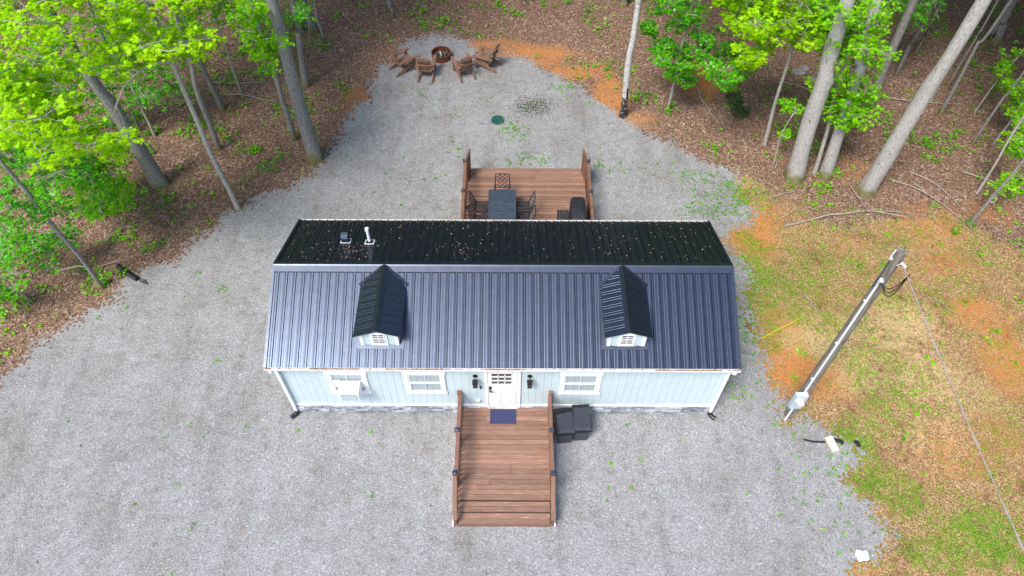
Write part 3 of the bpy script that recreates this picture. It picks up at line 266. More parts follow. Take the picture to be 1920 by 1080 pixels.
GRASS=[(8.63,4.61,1.07,1.86,0.70),(9.98,5.07,1.63,1.41,0.60),(11.13,6.00,1.11,0.98,0.50),(9.62,3.53,1.04,0.64,0.60),(7.60,9.33,1.00,0.51,0.70),(8.62,8.92,0.79,0.44,0.60),(8.63,5.52,0.46,1.95,0.80),(8.28,2.11,0.42,1.21,0.50),(12.60,4.19,1.06,1.35,0.50),(11.45,0.98,1.14,1.54,0.60),(10.10,-0.94,0.62,1.02,0.90),(10.38,-2.06,0.89,0.96,0.70),(11.08,-2.67,1.17,0.92,0.60),(12.93,-3.54,1.14,0.87,0.90),(11.31,-4.10,1.12,0.70,0.70),(13.78,-2.51,0.59,0.61,0.50),(11.07,2.52,1.02,0.82,0.40),(14.02,4.20,1.24,1.12,0.40),(12.33,6.99,1.89,1.02,0.30),(8.53,3.32,0.35,1.29,0.60),(6.85,9.60,0.60,0.23,0.40)]
WEEDS=[(7.27,9.75,0.60,0.29,30.00),(8.40,9.33,0.80,0.39,50.00),(8.84,8.52,0.59,0.38,40.00),(7.49,8.64,0.79,0.54,40.00),(7.80,8.11,0.87,0.32,40.00),(6.61,7.98,0.97,0.40,14.00),(5.74,10.46,1.23,0.44,8.00),(0.23,12.40,0.38,0.38,34.00),(0.85,10.72,0.53,0.24,28.00),(3.79,10.30,0.51,0.35,18.00),(4.67,9.87,0.60,0.40,6.00),(7.60,2.50,0.30,0.82,30.00),(8.27,5.52,0.27,0.95,30.00),(7.08,0.60,0.40,0.25,14.00),(6.74,0.96,0.24,0.15,10.00),(8.30,-2.07,0.89,1.29,16.00),(8.95,-2.97,0.87,0.90,20.00),(-1.13,15.24,1.35,1.09,10.00),(1.11,14.38,1.11,0.70,6.00),(2.47,15.27,0.68,0.36,22.00),(-2.62,13.85,0.66,0.47,10.00),(-3.80,14.87,0.56,0.35,6.00),(3.09,-2.09,1.04,1.12,5.00),(-3.82,-2.72,0.44,0.30,3.00),(-10.00,-0.52,3.11,3.75,10.00),(-0.96,9.28,1.19,1.14,3.00),(-4.34,11.29,2.49,1.89,12.00),(4.58,-0.80,1.85,1.03,3.00),(9.62,-1.59,0.27,0.48,14.00),(-2.07,11.61,0.42,0.62,6.00),(7.97,3.11,0.24,0.63,20.00),(8.37,-0.45,0.47,0.17,6.00),(-9.25,4.09,2.11,1.81,6.00)]
BRANCHES=[((9.95,7.35),(14.51,7.89)),((12.83,9.50),(13.06,7.88)),((15.18,9.93),(16.49,8.03)),((15.32,14.48),(18.69,13.99)),((17.20,9.95),(19.32,8.98)),((9.65,8.66),(10.93,9.07)),((-14.77,10.48),(-12.67,10.64)),((-12.37,15.17),(-10.16,15.36)),((-15.74,6.84),(-16.19,5.63)),((-15.54,8.38),(-14.72,8.26)),((-11.53,14.47),(-9.20,13.88)),((-18.55,8.58),(-17.79,9.13)),((-13.74,5.41),(-12.74,5.70)),((-8.74,19.01),(-9.38,18.52)),((7.94,15.66),(8.59,12.77)),((14.28,9.64),(16.30,7.51)),((13.16,1.93),(13.86,2.03)),((9.91,4.40),(10.20,3.43)),((-15.56,4.94),(-15.19,5.87)),((-13.80,6.12),(-13.85,7.10)),((11.51,15.33),(13.40,13.95)),((14.19,4.20),(14.67,3.56))]
# ---------------- ground ----------------
def inpoly(X,Y,P):
    P=np.array(P); c=np.zeros(X.shape,bool)
    for i in range(len(P)):
        x1,y1=P[i]; x2,y2=P[i-1]
        if y1==y2: continue
        c^=((y1>Y)!=(y2>Y))&(X<(x2-x1)*(Y-y1)/(y2-y1)+x1)
    return c
def sdist(X,Y,P):   # >0 inside
    P=np.array(P); d=np.full(X.shape,1e9)
    for i in range(len(P)):
        a=P[i-1]; b=P[i]; e=b-a; t=np.clip(((X-a[0])*e[0]+(Y-a[1])*e[1])/(e@e+1e-9),0,1)
        d=np.minimum(d,np.hypot(X-a[0]-t*e[0],Y-a[1]-t*e[1]))
    return np.where(inpoly(X,Y,P),d,-d)
_ph=RNG.uniform(0,6.28,(40,3)); 
def wob(X,Y,s,k=8,o=0):   # smooth pseudo noise about -1..1
    r=np.zeros(np.shape(X))
    for i in range(k):
        a=_ph[i+o][0]; f=s*(.6+1.1*((i*.618)%1)); r=r+np.sin((X*cos(a)+Y*sin(a))*f+_ph[i+o][1])
    return r/k**.5/1.1
def smooth(x): x=np.clip(x,0,1); return x*x*(3-2*x)
def blob(X,Y,B):
    m=np.zeros(np.shape(X))
    for x,y,rx,ry,wt in B:
        q=np.sqrt(((X-x)/rx)**2+((Y-y)/ry)**2)*(1+.22*wob(X,Y,1.1)+.12*wob(X,Y,3,8,20)); m=np.maximum(m,wt*smooth(1.25-q*.72))
    return m
def height(X,Y):
    X=np.asarray(X,float); Y=np.asarray(Y,float)
    g=sdist(X,Y,GRAVEL); far=smooth((-g-.8)/3)
    l=smooth((sdist(X,Y,LAWN)+1)/3)
    return far*(1-.7*l)*(.10+.09*wob(X,Y,.9)+.03*wob(X,Y,3.1,8,10))
def grid(x0,x1,y0,y1,st):
    xs=np.arange(x0,x1+1e-6,st); ys=np.arange(y0,y1+1e-6,st); X,Y=np.meshgrid(xs,ys); ny,nx=X.shape
    i=np.arange(ny-1)[:,None]*nx+np.arange(nx-1)[None,:]
    return X.ravel(),Y.ravel(),np.stack([i,i+1,i+nx+1,i+nx],-1).reshape(-1,4),nx,ny
# forest floor
gm=bpy.data.materials.new('forest floor and rough grass'); gm.use_nodes=True
def N(t,**k):
    x=gm.node_tree.nodes.new(t)
    for a,b in k.items(): setattr(x,a,b)
    return x
def Lk(a,b): gm.node_tree.links.new(a,b)
def noise(sc,det=4,ro=.6):
    x=N('ShaderNodeTexNoise'); x.inputs['Scale'].default_value=sc; x.inputs['Detail'].default_value=det; x.inputs['Roughness'].default_value=ro; Lk(tc.outputs['Object'],x.inputs['Vector']); return x.outputs[0]
def math_(op,a,b):
    x=N('ShaderNodeMath',operation=op)
    for i,v in enumerate((a,b)):
        if isinstance(v,(int,float)): x.inputs[i].default_value=v
        else: Lk(v,x.inputs[i])
    return x.outputs[0]
def ramp(f,*st):
    x=N('ShaderNodeValToRGB'); Lk(f,x.inputs[0]); e=x.color_ramp.elements
    for i,(p,c) in enumerate(st):
        q=e[i] if i<2 else e.new(p)
        q.position=p; q.color=(*c,1) if len(c)==3 else c
    return x.outputs[0]
def mix(f,a,b):
    x=N('ShaderNodeMix',data_type='RGBA'); Lk(f,x.inputs[0]); Lk(a,x.inputs[6]); Lk(b,x.inputs[7]); return x.outputs[2]
def cell(sc):
    x=N('ShaderNodeTexVoronoi'); x.inputs['Scale'].default_value=sc; x.inputs['Randomness'].default_value=1; Lk(tc.outputs['Object'],x.inputs['Vector'])
    s=N('ShaderNodeSeparateColor'); Lk(x.outputs['Color'],s.inputs[0]); return s.outputs[0],x.outputs['Distance'],s.outputs[1]
def band(f,lo,hi):
    x=N('ShaderNodeMapRange'); x.inputs['From Min'].default_value=lo; x.inputs['From Max'].default_value=hi; Lk(f,x.inputs[0]); x.clamp=True; return x.outputs[0]
tc=N('ShaderNodeTexCoord'); at=N('ShaderNodeAttribute',attribute_name='cover'); sp=N('ShaderNodeSeparateColor'); Lk(at.outputs['Color'],sp.inputs[0])
lawn,clay,straw,grs=sp.outputs[0],sp.outputs[1],sp.outputs[2],at.outputs['Alpha']
n1=noise(1.1,6); n2=noise(4,6,.7); n3=noise(14,4,.7); n4=noise(.35,3)
c1,d1,e1=cell(19); c2,d2,e2=cell(38)
lit=ramp(c1,(0,(.060,.036,.025)),(.3,(.165,.097,.066)),(.6,(.26,.162,.112)),(.82,(.37,.245,.178)),(1,(.55,.43,.35)))
lit=mix(band(n2,.42,.62),lit,ramp(c2,(0,(.065,.036,.024)),(.5,(.17,.090,.058)),(1,(.38,.24,.165))))
low=ramp(c2,(0,(.16,.085,.035)),(.4,(.29,.165,.075)),(.75,(.42,.265,.125)),(1,(.58,.44,.26)))
low=mix(band(n1,.50,.66),low,ramp(c1,(0,(.09,.040,.022)),(.5,(.22,.110,.058)),(1,(.38,.23,.14))))
col=mix(band(math_('ADD',lawn,math_('MULTIPLY',math_('SUBTRACT',n2,.5),1.6)),.35,.65),lit,low)
stc=ramp(c2,(0,(.36,.23,.10)),(.5,(.52,.36,.17)),(1,(.66,.50,.29)))
col=mix(band(math_('ADD',straw,math_('MULTIPLY',math_('SUBTRACT',n2,.5),2.4)),.45,.95),col,stc)
clc=ramp(n3,(.3,(.34,.125,.036)),(.5,(.50,.205,.062)),(.7,(.62,.33,.13)))
col=mix(band(math_('ADD',clay,math_('MULTIPLY',math_('SUBTRACT',math_('ADD',math_('MULTIPLY',n1,.4),math_('MULTIPLY',n2,.6)),.5),3.4)),.30,1.30),col,clc)
grc=ramp(c2,(0,(.07,.15,.012)),(.5,(.14,.25,.02)),(1,(.27,.34,.06)))
gf=math_('ADD',math_('MULTIPLY',grs,1.0),math_('MULTIPLY',math_('SUBTRACT',math_('ADD',math_('MULTIPLY',n2,.55),math_('MULTIPLY',n3,.45)),.5),5.0))
col=mix(band(gf,.55,1.15),col,grc)
bs=gm.node_tree.nodes['Principled BSDF']; Lk(col,bs.inputs['Base Color']); bs.inputs['Roughness'].default_value=.9; bs.inputs['Specular IOR Level'].default_value=.2
bp=N('ShaderNodeBump'); bp.inputs['Strength'].default_value=.8; bp.inputs['Distance'].default_value=.03; Lk(math_('ADD',c1,math_('MULTIPLY',n3,1.0)),bp.inputs['Height']); Lk(bp.outputs[0],bs.inputs['Normal'])
X,Y,F,nx,ny=grid(-34,34,-16,44,.25)
Z=height(X,Y)-.004
o=npmesh('forest_floor',np.stack([X,Y,Z],1),F.ravel(),np.full(len(F),4),gm,smooth=True); tag(o,kind='structure')
cov=np.zeros((len(X),4),np.float32)
cov[:,0]=smooth((sdist(X,Y,LAWN)+.6+.6*wob(X,Y,1.7))/1.6); cov[:,1]=np.clip(blob(X,Y,[(a,b,c*1.12,d*1.12,e*1.25) for a,b,c,d,e in CLAY]),0,1.1); cov[:,2]=blob(X,Y,STRAW); cov[:,3]=np.clip(np.maximum(blob(X,Y,GRASS)*1.2,cov[:,0]*(.34+.30*wob(X,Y,1.9,8,5))),0,1)
o.data.color_attributes.new('cover','FLOAT_COLOR','POINT').data.foreach_set('color',cov.ravel())
m=MB(); 
for a,b,c,d in ((-400,-34,-400,400),(34,400,-400,400),(-34,34,44,400),(-34,34,-400,-16)):
    m.add([(a,c,-.004),(b,c,-.004),(b,d,-.004),(a,d,-.004)],[(0,1,2,3)])
o=m.build('far_ground',gm); tag(o,kind='structure')
# gravel yard
base_gm=gm; gm=bpy.data.materials.new('grey crushed gravel'); gm.use_nodes=True
tc=N('ShaderNodeTexCoord'); c1,d1,e1=cell(40); c2,d2,e2=cell(85); n1=noise(.55,5,.6); n2=noise(3,5,.65); n3=noise(9,4,.7)
g1=ramp(c1,(0,(.13,.128,.127)),(.35,(.255,.252,.25)),(.75,(.355,.352,.35)),(1,(.58,.575,.57)))
g2=ramp(c2,(0,(.14,.138,.137)),(.5,(.285,.282,.28)),(1,(.49,.485,.48)))
col=mix(band(n3,.35,.65),g1,g2)
tint=ramp(n1,(.33,(.84,.82,.80)),(.5,(.95,.955,.97)),(.66,(1.03,1.04,1.07)))
x=N('ShaderNodeMix',data_type='RGBA',blend_type='MULTIPLY'); x.inputs[0].default_value=1; Lk(col,x.inputs[6]); Lk(tint,x.inputs[7]); col=x.outputs[2]
t2=ramp(n2,(.30,(.78,.75,.71)),(.48,(1,1,1)),(.7,(1.05,1.05,1.05)))
x=N('ShaderNodeMix',data_type='RGBA',blend_type='MULTIPLY'); x.inputs[0].default_value=1; Lk(col,x.inputs[6]); Lk(t2,x.inputs[7]); col=x.outputs[2]
mp=N('ShaderNodeMapping'); mp.inputs['Scale'].default_value=(1.5,.13,1); mp.inputs['Rotation'].default_value=(0,0,.12); Lk(tc.outputs['Object'],mp.inputs[0])
tn=N('ShaderNodeTexNoise'); tn.inputs['Scale'].default_value=1; tn.inputs['Detail'].default_value=4; Lk(mp.outputs[0],tn.inputs['Vector'])
tk=ramp(tn.outputs[0],(.34,(.96,.95,.94)),(.46,(1.09,1.09,1.085)),(.62,(1.13,1.13,1.13)))
x=N('ShaderNodeMix',data_type='RGBA',blend_type='MULTIPLY'); x.inputs[0].default_value=1; Lk(col,x.inputs[6]); Lk(tk,x.inputs[7]); col=x.outputs[2]
bs=gm.node_tree.nodes['Principled BSDF']; Lk(col,bs.inputs['Base Color']); bs.inputs['Roughness'].default_value=.9; bs.inputs['Specular IOR Level'].default_value=.25
bp=N('ShaderNodeBump'); bp.inputs['Strength'].default_value=.7; bp.inputs['Distance'].default_value=.02; Lk(math_('ADD',c1,math_('MULTIPLY',c2,.5)),bp.inputs['Height']); Lk(bp.outputs[0],bs.inputs['Normal'])
X,Y,F,nx,ny=grid(-24,12,-14,19.5,.075)
cx=X[F].mean(1); cy=Y[F].mean(1)
g=sdist(cx,cy,GRAVEL)
keep=(g+.16*wob(cx,cy,4)+.08*wob(cx,cy,13,8,12)+RNG.normal(0,.17,len(cx)))>0
F=F[keep]; used,inv=np.unique(F,return_inverse=True); F=inv.reshape(-1,4)
o=npmesh('gravel_yard',np.stack([X[used],Y[used],np.full(len(used),.004)],1),F.ravel(),np.full(len(F),4),gm); tag(o,kind='structure')

# ---- scatter helpers ----
MAPLE=np.array([(0,-.5),(.16,-.26),(.5,-.30),(.33,-.02),(.52,.24),(.18,.18),(0,.58),(-.18,.18),(-.52,.24),(-.33,-.02),(-.5,-.30),(-.16,-.26)])
OVAL=np.array([(0,-.55),(.24,-.2),(.26,.15),(0,.55),(-.26,.15),(-.24,-.2)])
TRI=np.array([(0,-.5),(.42,.35),(-.42,.35)])
def leaves(name,P,size,tilt,shape,material,parent=None,bend=.25,up=None):
    n=len(P); k=len(shape); P=np.asarray(P,float)
    s=np.broadcast_to(size,(n,)) if np.ndim(size)==0 else size
    a=RNG.uniform(0,2*pi,n); ta=RNG.uniform(0,2*pi,n); tt=np.abs(RNG.normal(0,tilt,n))
    nz=np.stack([np.sin(tt)*np.cos(ta),np.sin(tt)*np.sin(ta),np.cos(tt)],1)
    h=np.stack([np.cos(a),np.sin(a),np.zeros(n)],1); v=np.cross(nz,h); v/=np.linalg.norm(v,axis=1)[:,None]+1e-9; u=np.cross(v,nz)
    U=shape[:,0]; Vv=shape[:,1]; W=-bend*(np.abs(U)*.8+Vv**2*.8)
    V=P[:,None,:]+s[:,None,None]*(u[:,None,:]*U[None,:,None]+v[:,None,:]*Vv[None,:,None]+nz[:,None,:]*W[None,:,None])
    return npmesh(name,V.reshape(-1,3),np.arange(n*k),np.full(n,k),material,parent)
def scatter(n,x0,x1,y0,y1,prob):
    X=RNG.uniform(x0,x1,n); Y=RNG.uniform(y0,y1,n); k=RNG.random(n)<prob(X,Y); return X[k],Y[k]
# dry leaves on the forest floor
X,Y=scatter(150000,-26,26,-3,24,lambda x,y: np.clip(smooth((-sdist(x,y,GRAVEL)+.35)/.9)*(1-.82*smooth((sdist(x,y,LAWN)+.3)/2.5))*(1-.85*blob(x,y,CLAY)),0,1)*(np.abs(x)<16+.45*(y+5)))
Z=height(X,Y)+.012+RNG.uniform(0,.03,len(X))
tag(leaves('leaf_litter',np.stack([X,Y,Z],1),RNG.uniform(.035,.080,len(X)),.3,OVAL,K['litter']),kind='stuff')
# loose stones
X,Y=scatter(60000,-17,11,-6,18.6,lambda x,y: np.clip((sdist(x,y,GRAVEL)+.55)/.8,0,1)*.85)
n=len(X); sz=RNG.uniform(.008,.018,n); a=RNG.uniform(0,6.28,n); V=np.zeros((n,4,3))
for j in range(3):
    V[:,j,0]=X+np.cos(a+j*2.09)*sz*RNG.uniform(.7,1.3,n); V[:,j,1]=Y+np.sin(a+j*2.09)*sz*RNG.uniform(.7,1.3,n); V[:,j,2]=.003
V[:,3,0]=X+RNG.normal(0,.3,n)*sz; V[:,3,1]=Y+RNG.normal(0,.3,n)*sz; V[:,3,2]=.004+sz*.8
b=np.arange(n)[:,None]*4; fl=np.concatenate([b+np.array([[0,1,3]]),b+np.array([[1,2,3]]),b+np.array([[2,0,3]])],1).reshape(-1)
tag(npmesh('loose_gravel',V.reshape(-1,3),fl,np.full(3*n,3),K['gravelstone']),kind='stuff')
# undergrowth seedlings
def clumps(X,Y,k,rad,zmax):
    n=len(X); k=np.broadcast_to(k,(n,)); i=np.repeat(np.arange(n),k); m_=len(i); r=np.asarray(np.broadcast_to(rad,(n,)))[i]*np.sqrt(RNG.random(m_)); a=RNG.uniform(0,6.28,m_)
    x=X[i]+r*np.cos(a); y=Y[i]+r*np.sin(a); return np.stack([x,y,height(x,y)+.03+RNG.random(m_)*np.asarray(np.broadcast_to(zmax,(n,)))[i]],1)
def pu(x,y):
    g=-sdist(x,y,GRAVEL); l=smooth((sdist(x,y,LAWN)+.3)/2)
    nz=smooth((wob(x,y,1.5)+.75*wob(x,y,3.7,8,10)-.15)/.9)
    left=np.where(x<0,.75+1.6*smooth((-x-11)/3)*smooth((17-y)/6),.62)
    return smooth((g+.1)/1.0)*left*nz*(1-.93*l)*(1-.8*blob(x,y,CLAY))*.95
X,Y=scatter(22000,-25,25,-1,24,pu)
P=clumps(X,Y,RNG.integers(4,16,len(X)),RNG.uniform(.06,.24,len(X)),RNG.uniform(.05,.35,len(X)))
tag(leaves('undergrowth',P,RNG.uniform(.055,.12,len(P)),.5,OVAL,K['under']),kind='stuff')
X,Y=scatter(16000,-25,25,-3,24,lambda x,y: smooth((-sdist(x,y,GRAVEL)+.1)/1.0)*smooth((wob(x,y,.8,8,20)+.9)/1.6)*(.16+.25*smooth((-x-9)/5))*(1-.55*smooth((sdist(x,y,LAWN)+.3)/2)))
P=clumps(X,Y,RNG.integers(3,10,len(X)),RNG.uniform(.05,.15,len(X)),RNG.uniform(.03,.15,len(X)))
tag(leaves('seedlings',P,RNG.uniform(.06,.115,len(P)),.45,OVAL,K['spring']),kind='stuff')
# weeds in the gravel
wx=[];wy=[]
for x,y,rx,ry,n in WEEDS:
    n=int(n); wx+=list(x+RNG.normal(0,.75,n)*rx); wy+=list(y+RNG.normal(0,.8,n)*ry)
wx=np.array(wx+list(RNG.uniform(-14,9,90))); wy=np.array(wy+list(RNG.uniform(-5,17,90)))
ok=~((wx>-6.3)&(wx<6.3)&(wy>-.3)&(wy<5))&~((wx>-1.7)&(wx<1.8)&(wy<0)&(wy>-3.8))&~((wx>-1.7)&(wx<3.3)&(wy>4)&(wy<10.3))
wx,wy=wx[ok],wy[ok]
P=clumps(wx,wy,RNG.integers(3,11,len(wx)),RNG.uniform(.02,.10,len(wx)),.03); P[:,2]=np.clip(P[:,2],.012,1)
tag(leaves('gravel_weeds',P,RNG.uniform(.035,.07,len(P)),.5,OVAL,K['under']),kind='stuff')
# grass blades in the rough lawn
X,Y=scatter(60000,5,20,-6.5,11,lambda x,y: np.clip(blob(x,y,GRASS)*1.25+.22,0,1)*smooth((.2+wob(x,y,5)+.8*wob(x,y,11,8,10)+.35)/.9)*(sdist(x,y,LAWN)>-.4)*(sdist(x,y,GRAVEL)<.12))
k=3; n=len(X); i=np.repeat(np.arange(n),k); x=X[i]+RNG.normal(0,.03,n*k); y=Y[i]+RNG.normal(0,.03,n*k); z=height(x,y); a=RNG.uniform(0,6.28,n*k); h=RNG.uniform(.03,.09,n*k); wd=.010
V=np.stack([np.stack([x-np.sin(a)*wd,y+np.cos(a)*wd,z],1),np.stack([x+np.sin(a)*wd,y-np.cos(a)*wd,z],1),np.stack([x+np.cos(a)*h*.8,y+np.sin(a)*h*.8,z+h],1)],1)
tag(npmesh('rough_grass',V.reshape(-1,3),np.arange(3*n*k),np.full(n*k,3),K['grassb']),kind='stuff')
# dry leaves blown on the lawn and yard
X,Y=scatter(3500,5,20,-6.5,11,lambda x,y:(sdist(x,y,LAWN)>0)&(sdist(x,y,GRAVEL)<0))
P=np.stack([X,Y,height(X,Y)+.015],1); tag(leaves('dry_leaves_on_grass',P,RNG.uniform(.025,.065,len(P)),.4,OVAL,K['litter']),kind='stuff')
X,Y=scatter(420,-14,10,-6,17,lambda x,y:(sdist(x,y,GRAVEL)>0)&~((x>-6.3)&(x<6.3)&(y>-.3)&(y<5)))
P=np.stack([X,Y,np.full(len(X),.02)],1); tag(leaves('stray_leaves_on_gravel',P,RNG.uniform(.03,.08,len(P)),.4,OVAL,K['litter']),kind='stuff')
# burnt patch
n=900; X=1.06+RNG.normal(0,.42,n); Y=13.85+RNG.normal(0,.33,n)
tag(leaves('burnt_debris',np.stack([X,Y,RNG.uniform(.008,.03,n)],1),RNG.uniform(.02,.07,n),.4,OVAL,K['char']),kind='stuff')
# ---------------- cabin ----------------
H=thing('cabin','long pale blue cabin with black ribbed metal roof in the middle of the gravel','cabin',(0,0,0))
HW=6.095; YD=4.64; Z0=.40; SL=(4.015-2.97)/2.57
def zroof(y): return 2.97+SL*(y+.25) if y<2.32 else 4.015-SL*(y-2.32)
# wall core + siding boards
zc=2.88
m=MB(); poly=[(0.02,Z0),(YD-.02,Z0),(YD-.02,zroof(YD)-.10),(2.32,4.015-.10),(0.02,zroof(0)-.10)]
m.prism(poly,'x',-HW+.02,HW-.02)
pw=.2032; n=int(2*HW/pw)
for i in range(n):
    x=-HW+(i+.5)*2*HW/n; wd=2*HW/n-.005
    for y,s in ((0.008,1),(YD-.008,-1)):
        zt=zroof(0)-.12
        m.box((x,y,(Z0+zt)/2),(wd,.016,zt-Z0))
n=int(YD/pw)
for i in range(n):
    y=(i+.5)*YD/n; wd=YD/n-.005; zt=min(zroof(y-wd/2),zroof(y+wd/2))-.10
    for x in (-HW+.008,HW-.008): m.box((x,y,(Z0+zt)/2),(.016,wd,zt-Z0))
wall=m.build('wall',K['siding'],H)
m=MB()
for a,b,c,d in ((-HW-.012,HW+.012,-.024,0),(-HW-.012,HW+.012,YD,YD+.024)): m.box(((a+b)/2,(c+d)/2,Z0+.042),(b-a,d-c,.07))
for x in (-HW-.012,HW+.012): m.box((x,YD/2,Z0+.035),(.024,YD,.068))
for x in (-HW-.006,HW+.006):
    for y in (-.012,YD+.012): m.box((x,y,(Z0+2.9)/2+.09),(.075,.03,2.9-Z0-.1))
m.build('trim_board',K['white'],H)
# stone foundation
m=MB(); m.box((0,YD/2,Z0/2-.05),(2*HW-.06,YD-.06,Z0+.05))
fnd=m.build('foundation',K['mortar'],H)
m=MB()
def course(ax,u0,u1,f):
    for r in range(6):
        z=.035+r*.064; u=u0
        while u<u1:
            l=random.uniform(.12,.42); l=min(l,u1-u); d=random.uniform(.012,.05); h=.058
            if l>.03:
                c=((u+l/2),f-(d/2 if f<1 else -d/2),z); s_=(l-.008,d+.03,h)
                if ax=='x': m.box(c,s_)
                else: m.box((f+(d/2 if f>0 else -d/2),u+l/2,z),(d+.03,l-.008,h))
            u+=l
course('x',-HW,HW,0.0); course('x',-HW,HW,YD); course('y',0,YD,-HW); course('y',0,YD,HW)
m.build('stone_veneer',K['stone'],fnd)
for x in (-4.15,-.9,2.95,5.0):
    m=MB(); m.box((x,-.058,.20),(.40,.012,.10))
    for k in range(12): m.box((x-.18+k*.033,-.068,.20),(.008,.012,.09))
    m.build('foundation_vent',K['grey'],fnd)
# roof: ribbed sheets
def ribbed(x0,x1,ya,za,yb,zb,name,parent,sp=.2286,thick=.028,material=None,axis='x',off=.1143,hr=.026,cut=None):
    d=Vector((0,yb-ya,zb-za)).normalized(); nrm=Vector((1,0,0)).cross(d)
    if nrm.z<0: nrm=-nrm
    prof=[(x0,0)]
    c=x0+off
    while c<x1-.03:
        prof+=[(c-.050,0),(c-.047,-.018),(c-.033,-.018),(c-.030,0),(c-.016,hr),(c+.016,hr),(c+.034,0)]
        for q in (.0762,.1524):
            e=c+q
            if e<x1-.03 : prof+=[(e-.014,0),(e-.006,.0014),(e+.006,.0014),(e+.014,0)]
        c+=sp
    prof.append((x1,0)); m=MB(); k=len(prof); vs=[]
    for y,z in ((ya,za),(yb,zb)):
        for x,h in prof: vs.append(Vector((x,y,z))+nrm*h)
    for y,z in ((ya,za),(yb,zb)):
        for x in (x0,x1): vs.append(Vector((x,y,z))-nrm*thick)
    fs=[(i,i+1,k+i+1,k+i) for i in range(k-1)]+[(2*k,2*k+2,2*k+3,2*k+1),(0,k,2*k+2,2*k),(k-1,2*k+1,2*k+3,2*k-1)]
    fs+=[tuple([2*k]+list(range(k))+[2*k+1]),tuple([2*k+2]+list(range(k,2*k))+[2*k+3])]
    m.add(vs,fs); return m.build(name,material or K['roof'],parent)
RW=6.215
roof=ribbed(-RW+.05,RW-.05,-.25,2.97,2.32,4.015,'roof',H)
ribbed(-RW+.05,RW-.05,4.89,2.97,2.32,4.015,'roof',H)
m=MB(); a=math.atan(SL)
def slope_pt(y,off,side): # side 1 front
    s=1 if side==1 else -1
    z=4.015-SL*abs(y-2.32); return (y-s*sin(a)*off*1.0, z+cos(a)*off)
P=[]
for q,sd in ((-.19,1),(-.185,1),(-.03,1),(0,0),(.03,2),(.185,2),(.19,2)):
    y=2.32+q; z=4.015-SL*abs(q)+.034
    if abs(q)==.19: z-=.026
    if q==0: z+=.012
    P.append((y,z))
poly=P+[(2.32+.19,P[-1][1]-.012),(2.32,4.015+.006),(2.32-.19,P[0][1]-.012)]
m.prism(poly,'x',-RW,RW); m.build('ridge_cap',K['roof2'],roof)
# rake trim
for sx in (-1,1):
    m=MB()
    for ya,za,yb,zb in ((-.26,2.972,2.32,4.02),(4.90,2.972,2.32,4.02)):
        m.bar((sx*(RW-.02),ya,za-.01),(sx*(RW-.02),yb,zb-.01),.075,.075)
    m.build('rake_trim',K['roof2'],roof)
m=MB()
for y in (-.235,4.875): m.box((0,y,2.885),(2*RW-.06,.022,.10))
for y in (-.12,4.76): m.box((0,y,2.825),(2*RW-.10,.22,.02))
m.build('fascia',K['white'],H)
# gutters
for yo,s in ((-.248,-1),(4.888,1)):
    m=MB(); x0,x1=-RW,RW
    g_=.6
    m.box((0,yo+s*.004,2.915),(x1-x0,.006,.07)); m.box((0,yo+s*.05*g_,2.882),(x1-x0,.10*g_,.006)); m.box((0,yo+s*.100*g_,2.915),(x1-x0,.008,.065)); m.box((0,yo+s*(.100*g_+.006*g_),2.947),(x1-x0+.01,.022*g_,.010))
    for x in (x0,x1): m.box((x,yo+s*.033,2.913),(.006,.06,.06))
    m.build('gutter',K['gutterw'],H)
def gutter_leaves():
    n=2600; X=RNG.uniform(-RW,RW,n); dens=.06+.94*(wob(X,X*0,2.2)>.05); k=RNG.random(n)<dens; X=X[k]
    Y=np.where(RNG.random(len(X))<.72,-.277,4.917)+RNG.uniform(-.022,.022,len(X)); Z=RNG.uniform(2.91,2.952,len(X))
    tag(leaves('gutter_leaf_debris',np.stack([X,Y,Z],1),RNG.uniform(.03,.07,len(X)),.6,OVAL,K['bits']),kind='stuff')
gutter_leaves()
def roof_leaves():
    n=520; X=RNG.uniform(-RW+.1,RW-.1,n); Y=4.89-RNG.random(n)**1.25*2.3
    cl=RNG.random(n)<.2; X=np.where(cl,-4.4+RNG.normal(0,.45,n)+3.2*(RNG.random(n)<.3),X); Y=np.where(cl,3.1+RNG.normal(0,.35,n),Y); Y=np.clip(Y,2.5,4.8)
    Z=4.015-SL*(Y-2.32)+.036
    f=70; X=np.concatenate([X,RNG.uniform(-RW+.1,RW-.1,f)]); Y2=RNG.uniform(-.2,2.1,f); Y=np.concatenate([Y,Y2]); Z=np.concatenate([Z,4.015-SL*(2.32-Y2)+.030])
    s=np.concatenate([RNG.uniform(.018,.044,n),RNG.uniform(.015,.03,f)])
    tag(leaves('leaves_on_roof',np.stack([X,Y,Z],1),s,.45,OVAL,K['bits']),kind='stuff')
roof_leaves()
# downspouts
for s in (-1,1):
    m=MB(); x=s*(HW-.03)
    m.bar((x+s*.03,-.285,2.885),(x+s*.03,-.285,2.76),.08,.06); m.bar((x+s*.03,-.285,2.78),(x,-.075,2.60),.08,.06); m.bar((x,-.075,2.63),(x,-.075,.16),.08,.06)
    for z in (2.2,.8): m.box((x,-.05,z),(.11,.09,.025))
    d=m.build('downspout',K['white'],H)
    m=MB(); m.tube([(x,-.075,.20),(x,-.09,.11),(x+s*.06,-.17,.065),(x+s*.15,-.24,.055)],[.062,.065,.062,.06],10)
    for k in range(4): m.tube([(x+s*(.03+k*.035),-.13-k*.03,.075),(x+s*(.04+k*.035),-.14-k*.03,.074)],[.072,.072],10)
    m.build('drain_elbow',K['black'],d)
